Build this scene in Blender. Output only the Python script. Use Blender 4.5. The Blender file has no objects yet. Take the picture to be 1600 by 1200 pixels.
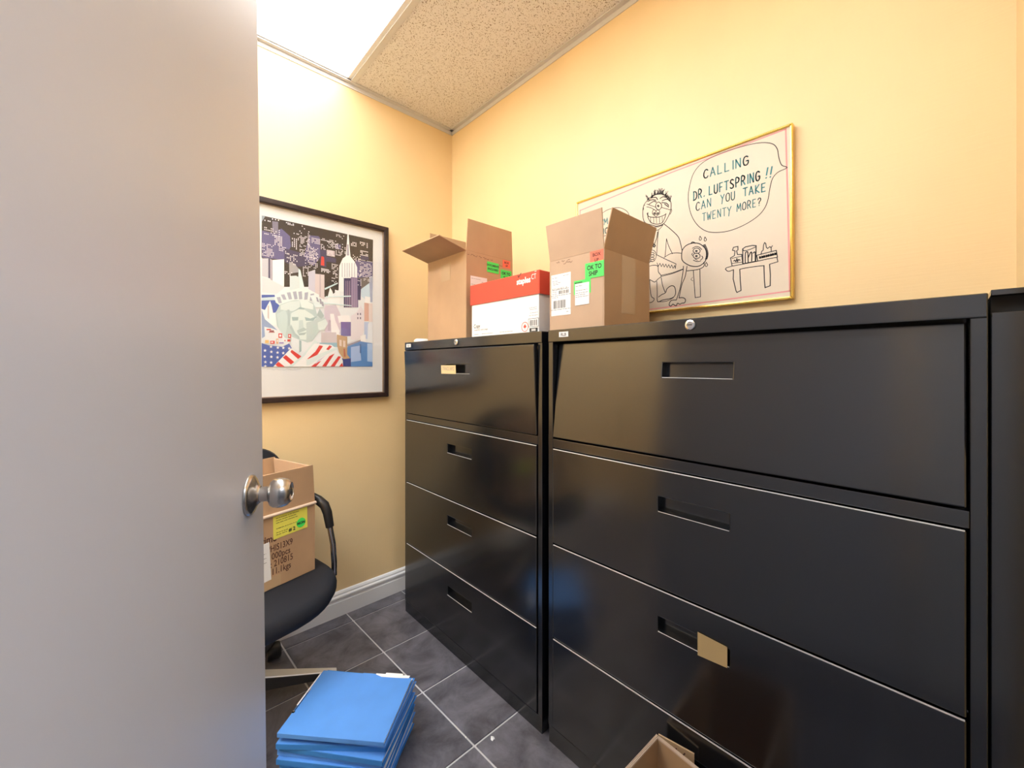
import bpy, bmesh, math, random
from mathutils import Vector, Matrix
R = math.radians
SC = bpy.context.scene
COL = SC.collection
random.seed(11)

# ------------------------------------------------------------ camera, world, exposure
EYE = 1.22
cam_data = bpy.data.cameras.new('camera')
cam = bpy.data.objects.new('camera', cam_data); COL.objects.link(cam)
cam.location = (0, 0, EYE)
cam.rotation_euler = (R(90), 0, R(-43.18))
cam_data.sensor_width = 36.0
cam_data.lens = 632.0 / 1600.0 * 36.0
cam_data.shift_x = -4.0 / 1600.0
cam_data.shift_y = -28.5 / 1600.0
cam_data.clip_start = 0.02
SC.camera = cam
SC.view_settings.view_transform = 'Standard'
SC.view_settings.look = 'None'
SC.view_settings.gamma = 1.0
SC.view_settings.use_curve_mapping = False
SC.view_settings.exposure = 1.08
w = bpy.data.worlds.new('world'); SC.world = w; w.use_nodes = True
w.node_tree.nodes['Background'].inputs[0].default_value = (0.9, 0.93, 1.0, 1)
w.node_tree.nodes['Background'].inputs[1].default_value = 0.3
PANEL = 3.2        # emission of the light lens above the city print
FILL_LEFT = 9.5       # emission of the unseen left panels added as fill light
FILL_DOORWAY = 1.6  # emission of the unseen doorway panel added as fill light
FILL_HALL = 8.5         # emission of the unseen hall panel added to light the door

# ------------------------------------------------------------ materials
def mat(name, col, rough=0.6, metal=0.0, ior=None, noise=None, bump=None, emit=None, coat=0.0):
    """noise=(scale, amount, detail): tint variation; bump=(scale, strength, distance)"""
    m = bpy.data.materials.new(name); m.use_nodes = True
    nt = m.node_tree; b = nt.nodes['Principled BSDF']
    b.inputs['Base Color'].default_value = (*col, 1)
    b.inputs['Roughness'].default_value = rough
    b.inputs['Metallic'].default_value = metal
    if ior: b.inputs['IOR'].default_value = ior
    if coat: b.inputs['Coat Weight'].default_value = coat
    tc = nt.nodes.new('ShaderNodeTexCoord')
    if noise:
        n = nt.nodes.new('ShaderNodeTexNoise'); n.inputs['Scale'].default_value = noise[0]
        n.inputs['Detail'].default_value = noise[2] if len(noise) > 2 else 4
        nt.links.new(tc.outputs['Object'], n.inputs['Vector'])
        r = nt.nodes.new('ShaderNodeValToRGB')
        a = noise[1]
        r.color_ramp.elements[0].position = 0.3; r.color_ramp.elements[1].position = 0.7
        r.color_ramp.elements[0].color = (*[max(0, c * (1 - a)) for c in col], 1)
        r.color_ramp.elements[1].color = (*[min(1, c * (1 + a)) for c in col], 1)
        nt.links.new(n.outputs['Fac'], r.inputs['Fac']); nt.links.new(r.outputs['Color'], b.inputs['Base Color'])
    if bump:
        n2 = nt.nodes.new('ShaderNodeTexNoise'); n2.inputs['Scale'].default_value = bump[0]; n2.inputs['Detail'].default_value = 3
        nt.links.new(tc.outputs['Object'], n2.inputs['Vector'])
        bp = nt.nodes.new('ShaderNodeBump'); bp.inputs['Strength'].default_value = bump[1]; bp.inputs['Distance'].default_value = bump[2]
        nt.links.new(n2.outputs['Fac'], bp.inputs['Height']); nt.links.new(bp.outputs['Normal'], b.inputs['Normal'])
    if emit:
        b.inputs['Emission Color'].default_value = (*emit[:3], 1); b.inputs['Emission Strength'].default_value = emit[3]
    return m

def wall_material():
    m = mat('vinyl_wallpaper_cream', (0.85, 0.64, 0.355), 0.42, noise=(2.2, 0.04, 3))
    nt = m.node_tree; b = nt.nodes['Principled BSDF']
    tc = nt.nodes.new('ShaderNodeTexCoord')
    bump_h = []
    for rot in (0, 1):
        mp = nt.nodes.new('ShaderNodeMapping')
        mp.inputs['Scale'].default_value = (260, 260, 14) if rot else (14, 14, 260)
        n = nt.nodes.new('ShaderNodeTexNoise'); n.inputs['Scale'].default_value = 1.0; n.inputs['Detail'].default_value = 2
        nt.links.new(tc.outputs['Object'], mp.inputs[0]); nt.links.new(mp.outputs[0], n.inputs['Vector']); bump_h.append(n)
    ad = nt.nodes.new('ShaderNodeMath'); ad.operation = 'ADD'
    nt.links.new(bump_h[0].outputs['Fac'], ad.inputs[0]); nt.links.new(bump_h[1].outputs['Fac'], ad.inputs[1])
    bp = nt.nodes.new('ShaderNodeBump'); bp.inputs['Strength'].default_value = 0.25; bp.inputs['Distance'].default_value = 0.001
    nt.links.new(ad.outputs[0], bp.inputs['Height']); nt.links.new(bp.outputs['Normal'], b.inputs['Normal'])
    return m

def ceiling_tile_material():
    m = mat('fissured_ceiling_tile', (0.82, 0.81, 0.83), 0.9)
    nt = m.node_tree; b = nt.nodes['Principled BSDF']
    tc = nt.nodes.new('ShaderNodeTexCoord')
    mp = nt.nodes.new('ShaderNodeMapping'); mp.inputs['Scale'].default_value = (1.0, 1.0, 0.05)
    nt.links.new(tc.outputs['Object'], mp.inputs[0])
    sn = nt.nodes.new('ShaderNodeTexNoise'); sn.inputs['Scale'].default_value = 210; sn.inputs['Detail'].default_value = 2; sn.inputs['Roughness'].default_value = 0.6
    nt.links.new(mp.outputs[0], sn.inputs['Vector'])
    r2 = nt.nodes.new('ShaderNodeValToRGB')
    r2.color_ramp.elements[0].position = 0.36; r2.color_ramp.elements[0].color = (0.24, 0.19, 0.155, 1)
    r2.color_ramp.elements[1].position = 0.41; r2.color_ramp.elements[1].color = (0.82, 0.81, 0.83, 1)
    nt.links.new(sn.outputs['Fac'], r2.inputs['Fac'])
    nt.links.new(r2.outputs['Color'], b.inputs['Base Color'])
    bp = nt.nodes.new('ShaderNodeBump'); bp.inputs['Strength'].default_value = 0.6; bp.inputs['Distance'].default_value = 0.002
    nt.links.new(r2.outputs['Color'], bp.inputs['Height']); nt.links.new(bp.outputs['Normal'], b.inputs['Normal'])
    return m

def floor_tile_material():
    m = mat('slate_floor_tile', (0.10, 0.098, 0.112), 0.34)
    nt = m.node_tree; b = nt.nodes['Principled BSDF']
    tc = nt.nodes.new('ShaderNodeTexCoord'); oi = nt.nodes.new('ShaderNodeObjectInfo')
    ad = nt.nodes.new('ShaderNodeVectorMath'); ad.operation = 'MULTIPLY_ADD'
    ad.inputs[1].default_value = (1, 1, 1)
    cmb = nt.nodes.new('ShaderNodeCombineXYZ')
    ml = nt.nodes.new('ShaderNodeMath'); ml.operation = 'MULTIPLY'; ml.inputs[1].default_value = 37.0
    nt.links.new(oi.outputs['Random'], ml.inputs[0]); nt.links.new(ml.outputs[0], cmb.inputs[0]); nt.links.new(ml.outputs[0], cmb.inputs[1])
    nt.links.new(tc.outputs['Object'], ad.inputs[0]); nt.links.new(cmb.outputs[0], ad.inputs[2])
    n = nt.nodes.new('ShaderNodeTexNoise'); n.inputs['Scale'].default_value = 7; n.inputs['Detail'].default_value = 8; n.inputs['Roughness'].default_value = 0.68; n.inputs['Distortion'].default_value = 0.6
    nt.links.new(ad.outputs[0], n.inputs['Vector'])
    r = nt.nodes.new('ShaderNodeValToRGB')
    r.color_ramp.elements[0].position = 0.34; r.color_ramp.elements[0].color = (0.055, 0.053, 0.066, 1)
    r.color_ramp.elements[1].position = 0.70; r.color_ramp.elements[1].color = (0.20, 0.195, 0.235, 1)
    nt.links.new(n.outputs['Fac'], r.inputs['Fac']); nt.links.new(r.outputs['Color'], b.inputs['Base Color'])
    bp = nt.nodes.new('ShaderNodeBump'); bp.inputs['Strength'].default_value = 0.18; bp.inputs['Distance'].default_value = 0.002
    nt.links.new(n.outputs['Fac'], bp.inputs['Height']); nt.links.new(bp.outputs['Normal'], b.inputs['Normal'])
    return m

def cardboard_material(name, col):
    m = mat(name, col, 0.75, noise=(9, 0.05, 6))
    nt = m.node_tree; b = nt.nodes['Principled BSDF']
    tc = nt.nodes.new('ShaderNodeTexCoord')
    wv = nt.nodes.new('ShaderNodeTexWave'); wv.inputs['Scale'].default_value = 45; wv.inputs['Distortion'].default_value = 0.4
    nt.links.new(tc.outputs['Object'], wv.inputs['Vector'])
    bp = nt.nodes.new('ShaderNodeBump'); bp.inputs['Strength'].default_value = 0.06; bp.inputs['Distance'].default_value = 0.001
    nt.links.new(wv.outputs['Fac'], bp.inputs['Height']); nt.links.new(bp.outputs['Normal'], b.inputs['Normal'])
    return m

def attr_material(name):
    m = mat(name, (1, 1, 1), 0.5)
    nt = m.node_tree; a = nt.nodes.new('ShaderNodeVertexColor'); a.layer_name = 'print'
    nt.links.new(a.outputs['Color'], nt.nodes['Principled BSDF'].inputs['Base Color'])
    return m

def glass_material():
    m = bpy.data.materials.new('picture_glass'); m.use_nodes = True
    nt = m.node_tree; nt.nodes.remove(nt.nodes['Principled BSDF'])
    out = nt.nodes['Material Output']
    t = nt.nodes.new('ShaderNodeBsdfTransparent'); g = nt.nodes.new('ShaderNodeBsdfGlossy'); g.inputs['Roughness'].default_value = 0.06
    fr = nt.nodes.new('ShaderNodeFresnel'); fr.inputs['IOR'].default_value = 1.45
    mx = nt.nodes.new('ShaderNodeMixShader')
    mn = nt.nodes.new('ShaderNodeMath'); mn.operation = 'MINIMUM'; mn.inputs[1].default_value = 0.10
    nt.links.new(fr.outputs[0], mn.inputs[0]); nt.links.new(mn.outputs[0], mx.inputs[0]); nt.links.new(t.outputs[0], mx.inputs[1]); nt.links.new(g.outputs[0], mx.inputs[2])
    nt.links.new(mx.outputs[0], out.inputs['Surface'])
    return m

M_wall = wall_material()
M_ctile = ceiling_tile_material()
M_ftile = floor_tile_material()
M_grout = mat('pale_grout', (0.58, 0.57, 0.60), 0.8)
M_white = mat('white_gloss_trim', (0.80, 0.81, 0.85), 0.3)
M_tbar = mat('ceiling_grid_metal', (0.66, 0.65, 0.66), 0.45)
M_dark = mat('dark_gap', (0.01, 0.01, 0.011), 0.7)
M_door = mat('grey_door_paint', (0.70, 0.69, 0.74), 0.34, bump=(140, 0.12, 0.001))
M_steel = mat('satin_steel', (0.56, 0.53, 0.50), 0.25, 1.0, bump=(300, 0.03, 0.0005))
M_chrome = mat('chrome', (0.78, 0.78, 0.79), 0.1, 1.0)
M_black = mat('black_enamel_steel', (0.007, 0.008, 0.011), 0.18, ior=1.88, bump=(420, 0.02, 0.0004))
M_bright = mat('bright_edge_metal', (0.82, 0.82, 0.84), 0.45, 0.5)  # bright metal of the drawn-in edge highlights and the chair leg caps
M_black2 = mat('black_enamel_inner', (0.012, 0.012, 0.014), 0.5)
M_lens = mat('light_lens', (0.95, 0.95, 0.95), 0.5, emit=(0.88, 0.95, 1.0, PANEL))
M_fill_left = mat('fill_lens_left', (0.95, 0.95, 0.95), 0.5, emit=(0.90, 0.96, 1.0, FILL_LEFT))
M_fill_doorway = mat('fill_lens_doorway', (0.95, 0.95, 0.95), 0.5, emit=(0.90, 0.96, 1.0, FILL_DOORWAY))
M_fill_hall = mat('fill_lens_hall', (0.95, 0.95, 0.95), 0.5, emit=(0.86, 0.93, 1.0, FILL_HALL))
M_card = cardboard_material('cardboard', (0.49, 0.315, 0.185))
M_cardin = cardboard_material('cardboard_inner', (0.50, 0.325, 0.18))
M_cardp = cardboard_material('cardboard_pinkish', (0.52, 0.36, 0.25))
M_liner = mat('cardboard_cut_edge', (0.72, 0.56, 0.44), 0.85)
M_tape = mat('clear_packing_tape', (0.54, 0.38, 0.235), 0.22)
M_paper = mat('white_paper', (0.83, 0.83, 0.85), 0.6)
M_red = mat('red_print', (0.74, 0.075, 0.045), 0.35)
M_redst = mat('red_sticker', (0.86, 0.16, 0.10), 0.5)
M_grnst = mat('green_sticker', (0.07, 0.80, 0.13), 0.5)
M_yel = mat('yellow_sticker', (0.84, 0.80, 0.13), 0.5)
M_ink = mat('black_ink', (0.02, 0.02, 0.022), 0.6)
M_bink = mat('brown_ink', (0.09, 0.035, 0.025), 0.7)
M_gink = mat('grey_ink', (0.25, 0.25, 0.26), 0.7)
M_frame = mat('dark_brown_wood', (0.032, 0.018, 0.016), 0.3, noise=(30, 0.3, 4))
M_gold = mat('gold_lip', (0.34, 0.24, 0.17), 0.35, 0.6)
M_mat = mat('white_mat_board', (0.80, 0.81, 0.83), 0.8)
M_art = attr_material('print_inks')
M_glass = glass_material()
M_board = mat('cream_board', (0.70, 0.60, 0.49), 0.4, noise=(5, 0.03, 3))
M_brass = mat('polished_brass', (0.85, 0.62, 0.17), 0.2, 1.0)
M_pink = mat('pink_marker', (0.78, 0.30, 0.32), 0.6)
M_teal = mat('teal_marker', (0.03, 0.22, 0.25), 0.6)
M_marker = mat('black_marker', (0.035, 0.03, 0.035), 0.6)
M_fabric = mat('navy_black_upholstery', (0.0055, 0.007, 0.014), 0.85, bump=(500, 0.3, 0.001))
M_plastic = mat('black_plastic', (0.02, 0.02, 0.022), 0.35)
M_greypl = mat('grey_metal', (0.42, 0.43, 0.42), 0.4, 0.5)
M_folder = mat('blue_folder_card', (0.085, 0.27, 0.72), 0.5, noise=(12, 0.05, 3))
M_folder2 = mat('darker_blue_folder_card', (0.03, 0.19, 0.56), 0.5, noise=(12, 0.05, 3))
M_tan = mat('tan_label', (0.52, 0.38, 0.19), 0.5)
M_cream = mat('cream_label', (0.75, 0.58, 0.33), 0.6)

# ------------------------------------------------------------ mesh helpers
I4 = Matrix.Identity(4)
class MB:
    def __init__(s): s.v = []; s.f = []; s.mi = []; s.c = []
    def add(s, vs, fs, M=None, mi=0, col=None):
        o = len(s.v)
        s.v += [(M @ Vector(p)) if M is not None else Vector(p) for p in vs]
        for f in fs: s.f.append([o + i for i in f]); s.mi.append(mi); s.c.append(col)
        return s
    def box(s, x0, x1, y0, y1, z0, z1, M=None, mi=0):
        vs = [(x, y, z) for z in (z0, z1) for y in (y0, y1) for x in (x0, x1)]
        return s.add(vs, [(0,2,3,1),(4,5,7,6),(0,1,5,4),(2,6,7,3),(0,4,6,2),(1,3,7,5)], M, mi)
    def poly(s, pts, M=None, mi=0, col=None): return s.add(pts, [tuple(range(len(pts)))], M, mi, col)
    def prism(s, pts, z0, z1, M=None, mi=0):
        n = len(pts)
        vs = [(p[0], p[1], z0) for p in pts] + [(p[0], p[1], z1) for p in pts]
        fs = [tuple(reversed(range(n))), tuple(range(n, 2*n))] + [(i, (i+1) % n, n+(i+1) % n, n+i) for i in range(n)]
        return s.add(vs, fs, M, mi)
    def lathe(s, prof, seg=24, M=None, mi=0):
        """profile (r, z) revolved about local z"""
        vs = []; fs = []; n = len(prof)
        for k in range(seg):
            a = 2*math.pi*k/seg
            vs += [(r*math.cos(a), r*math.sin(a), z) for r, z in prof]
        for k in range(seg):
            k2 = (k+1) % seg
            for i in range(n-1): fs.append((k*n+i, k2*n+i, k2*n+i+1, k*n+i+1))
        if prof[0][0] > 1e-6: fs.append(tuple(reversed([k*n for k in range(seg)])))
        if prof[-1][0] > 1e-6: fs.append(tuple(k*n+n-1 for k in range(seg)))
        return s.add(vs, fs, M, mi)
    def tube(s, path, r, seg=12, M=None, mi=0, flat=1.0):
        P = [Vector(p) for p in path]; vs = []; fs = []
        up = Vector((0, 0, 1)); prev = None
        for i, p in enumerate(P):
            t = (P[min(i+1, len(P)-1)] - P[max(i-1, 0)]).normalized()
            if prev is None:
                a = up if abs(t.z) < 0.9 else Vector((1, 0, 0))
                n = t.cross(a).normalized()
            else: n = (prev - t * prev.dot(t)).normalized()
            prev = n; b = t.cross(n)
            rr = r[i] if isinstance(r, (list, tuple)) else r
            for k in range(seg):
                an = 2*math.pi*k/seg
                vs.append(p + n*math.cos(an)*rr + b*math.sin(an)*rr*flat)
        for i in range(len(P)-1):
            for k in range(seg):
                k2 = (k+1) % seg
                fs.append((i*seg+k, i*seg+k2, (i+1)*seg+k2, (i+1)*seg+k))
        fs.append(tuple(reversed(range(seg)))); fs.append(tuple((len(P)-1)*seg+k for k in range(seg)))
        return s.add(vs, fs, M, mi)
    def build(s, name, mats, parent=None, world=True, smooth=False, bevel=0.0, color=False):
        me = bpy.data.meshes.new(name)
        inv = I4
        if parent is not None and world: inv = WM[parent.name].inverted()
        me.from_pydata([tuple(inv @ p) for p in s.v], [], s.f)
        for m in (mats if isinstance(mats, (list, tuple)) else [mats]): me.materials.append(m)
        me.polygons.foreach_set('material_index', s.mi)
        if color:
            at = me.color_attributes.new('print', 'FLOAT_COLOR', 'CORNER')
            for p in me.polygons:
                for li in p.loop_indices: at.data[li].color = (*s.c[p.index], 1)
        if smooth:
            me.polygons.foreach_set('use_smooth', [True]*len(me.polygons))
            try: me.set_sharp_from_angle(angle=R(40))
            except Exception: pass
        me.update()
        o = bpy.data.objects.new(name, me); COL.objects.link(o)
        if parent is not None: o.parent = parent; WM[o.name] = WM[parent.name]
        else: WM[o.name] = I4
        if name in ('lettering', 'small_print', 'handwriting', 'pencil_signature', 'drawing', 'pink_border', 'print_marks', 'print', 'tape_glint', 'barcode', 'label_border'): o['kind'] = 'stuff'
        if bevel:
            b = o.modifiers.new('bevel', 'BEVEL'); b.width = bevel; b.segments = 2; b.limit_method = 'ANGLE'; b.angle_limit = R(50)
        return o
WM = {}   # world matrix of the thing each object belongs to

def thing(name, label, cat, loc=(0, 0, 0), rz=0.0, group=None, rot=None):
    o = bpy.data.objects.new(name, None); COL.objects.link(o); o.empty_display_size = 0.05
    o.location = loc; o.rotation_euler = rot if rot else (0, 0, rz)
    WM[o.name] = Matrix.Translation(Vector(loc)) @ o.rotation_euler.to_matrix().to_4x4()
    o['label'] = label; o['category'] = cat
    if group: o['group'] = group
    return o
def tag(o, label, cat, group=None):
    o['label'] = label; o['category'] = cat
    if group: o['group'] = group
    return o
def struct(o, label=None):
    o['kind'] = 'structure'
    if label: o['label'] = label
    return o

def frame_m(origin, xaxis, zaxis):
    """matrix with local x along xaxis, y along zaxis (up), z out of the surface"""
    x = Vector(xaxis).normalized(); y = Vector(zaxis).normalized(); z = x.cross(y)
    m = Matrix((( x.x, y.x, z.x, origin[0]), (x.y, y.y, z.y, origin[1]), (x.z, y.z, z.z, origin[2]), (0, 0, 0, 1)))
    return m

def ctext(mb, s, size, M, mi=0, bold=0.0, align='LEFT', squeeze=1.0, width=None):
    cu = bpy.data.curves.new('text', 'FONT'); cu.body = s; cu.size = size; cu.resolution_u = 3; cu.offset = bold * size
    cu.align_x = align
    ob = bpy.data.objects.new('text', cu); COL.objects.link(ob)
    dg = bpy.context.evaluated_depsgraph_get(); ev = ob.evaluated_get(dg); me = ev.to_mesh()
    if width: squeeze = width / max(v.co.x for v in me.vertices)
    mb.add([(v.co.x*squeeze, v.co.y, 0.0) for v in me.vertices], [tuple(p.vertices) for p in me.polygons], M, mi)
    ev.to_mesh_clear(); bpy.data.objects.remove(ob); bpy.data.curves.remove(cu)

def smooth_line(pts, n=5):
    if len(pts) < 3: return pts
    out = []
    closed = pts[0] == pts[-1]
    for i in range(len(pts)-1):
        p1, p2 = pts[i], pts[i+1]
        p0 = pts[i-1] if i > 0 else (pts[-2] if closed else p1)
        p3 = pts[i+2] if i+2 < len(pts) else (pts[1] if closed else p2)
        for k in range(n):
            t = k/n
            out.append(tuple(0.5*((2*p1[j]) + (-p0[j]+p2[j])*t + (2*p0[j]-5*p1[j]+4*p2[j]-p3[j])*t*t + (-p0[j]+3*p1[j]-3*p2[j]+p3[j])*t**3) for j in (0, 1)))
    out.append(tuple(pts[-1]))
    return out

def ribbon(mb, pts, wd, M, mi=0):
    """flat pen stroke of width wd along 2-D points"""
    q = [pts[0]]
    for p in pts[1:]:
        if math.hypot(p[0]-q[-1][0], p[1]-q[-1][1]) > 1e-5: q.append(p)
    if len(q) < 2: return
    h = wd/2
    for i in range(len(q)-1):
        a, b = Vector(q[i]), Vector(q[i+1]); t = (b-a).normalized(); n = Vector((-t.y, t.x))*h; e = t*h*0.7
        a2, b2 = a-e, b+e
        mb.add([(a2.x+n.x, a2.y+n.y, 0), (a2.x-n.x, a2.y-n.y, 0), (b2.x-n.x, b2.y-n.y, 0), (b2.x+n.x, b2.y+n.y, 0)], [(0, 1, 2, 3)], M, mi)

GLY = {  # hand lettering: strokes on a unit square
 'A': [[(0,0),(.45,1),(.9,0)],[(.15,.36),(.75,.36)]], 'C': [[(.85,.85),(.6,1),(.3,.95),(.08,.65),(.05,.35),(.25,.05),(.6,0),(.85,.15)]],
 'D': [[(.1,1),(.1,0)],[(0,1),(.5,.95),(.88,.7),(.88,.3),(.5,.03),(0,0)]], 'E': [[(.8,1),(.1,1),(.1,0),(.82,0)],[(.1,.52),(.65,.52)]],
 'F': [[(.8,1),(.1,1),(.1,0)],[(.1,.52),(.65,.52)]], 'G': [[(.85,.88),(.55,1),(.2,.88),(.05,.5),(.2,.1),(.55,0),(.85,.15),(.88,.45),(.55,.45)]],
 'I': [[(.25,1),(.25,0)]], 'K': [[(.1,1),(.1,0)],[(.82,1),(.12,.45),(.88,0)]], 'L': [[(.1,1),(.1,0),(.8,0)]],
 'M': [[(.0,0),(.12,1),(.48,.3),(.85,1),(.98,0)]], 'N': [[(.08,0),(.08,1),(.85,0),(.85,1)]],
 'O': [[(.5,1),(.15,.85),(.03,.5),(.15,.12),(.5,0),(.82,.12),(.95,.5),(.82,.88),(.5,1)]], 'P': [[(.1,0),(.1,1),(.6,1),(.82,.78),(.6,.5),(.1,.45)]],
 'R': [[(.1,0),(.1,1),(.6,1),(.82,.78),(.6,.52),(.1,.48)],[(.4,.48),(.88,0)]], 'S': [[(.82,.88),(.5,1),(.2,.9),(.15,.68),(.5,.5),(.82,.3),(.75,.08),(.4,0),(.08,.12)]],
 'T': [[(0,1),(.95,1)],[(.48,1),(.48,0)]], 'U': [[(.08,1),(.08,.25),(.3,0),(.6,0),(.85,.25),(.85,1)]], 'W': [[(0,1),(.22,0),(.48,.7),(.72,0),(.98,1)]],
 'Y': [[(0,1),(.45,.5),(.9,1)],[(.45,.5),(.3,-.15)]], '.': [[(.2,.0),(.3,.06)]], '!': [[(.5,1),(.25,.3)],[(.15,.02),(.22,.06)]],
 '?': [[(.1,.8),(.35,1),(.75,.92),(.78,.68),(.42,.45),(.4,.25)],[(.38,.02),(.42,.06)]], "'": [[(.3,1),(.22,.72)]]}
GW = {'I': .5, '.': .55, '!': .6, "'": .4, 'M': 1.1, 'W': 1.1}

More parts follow.
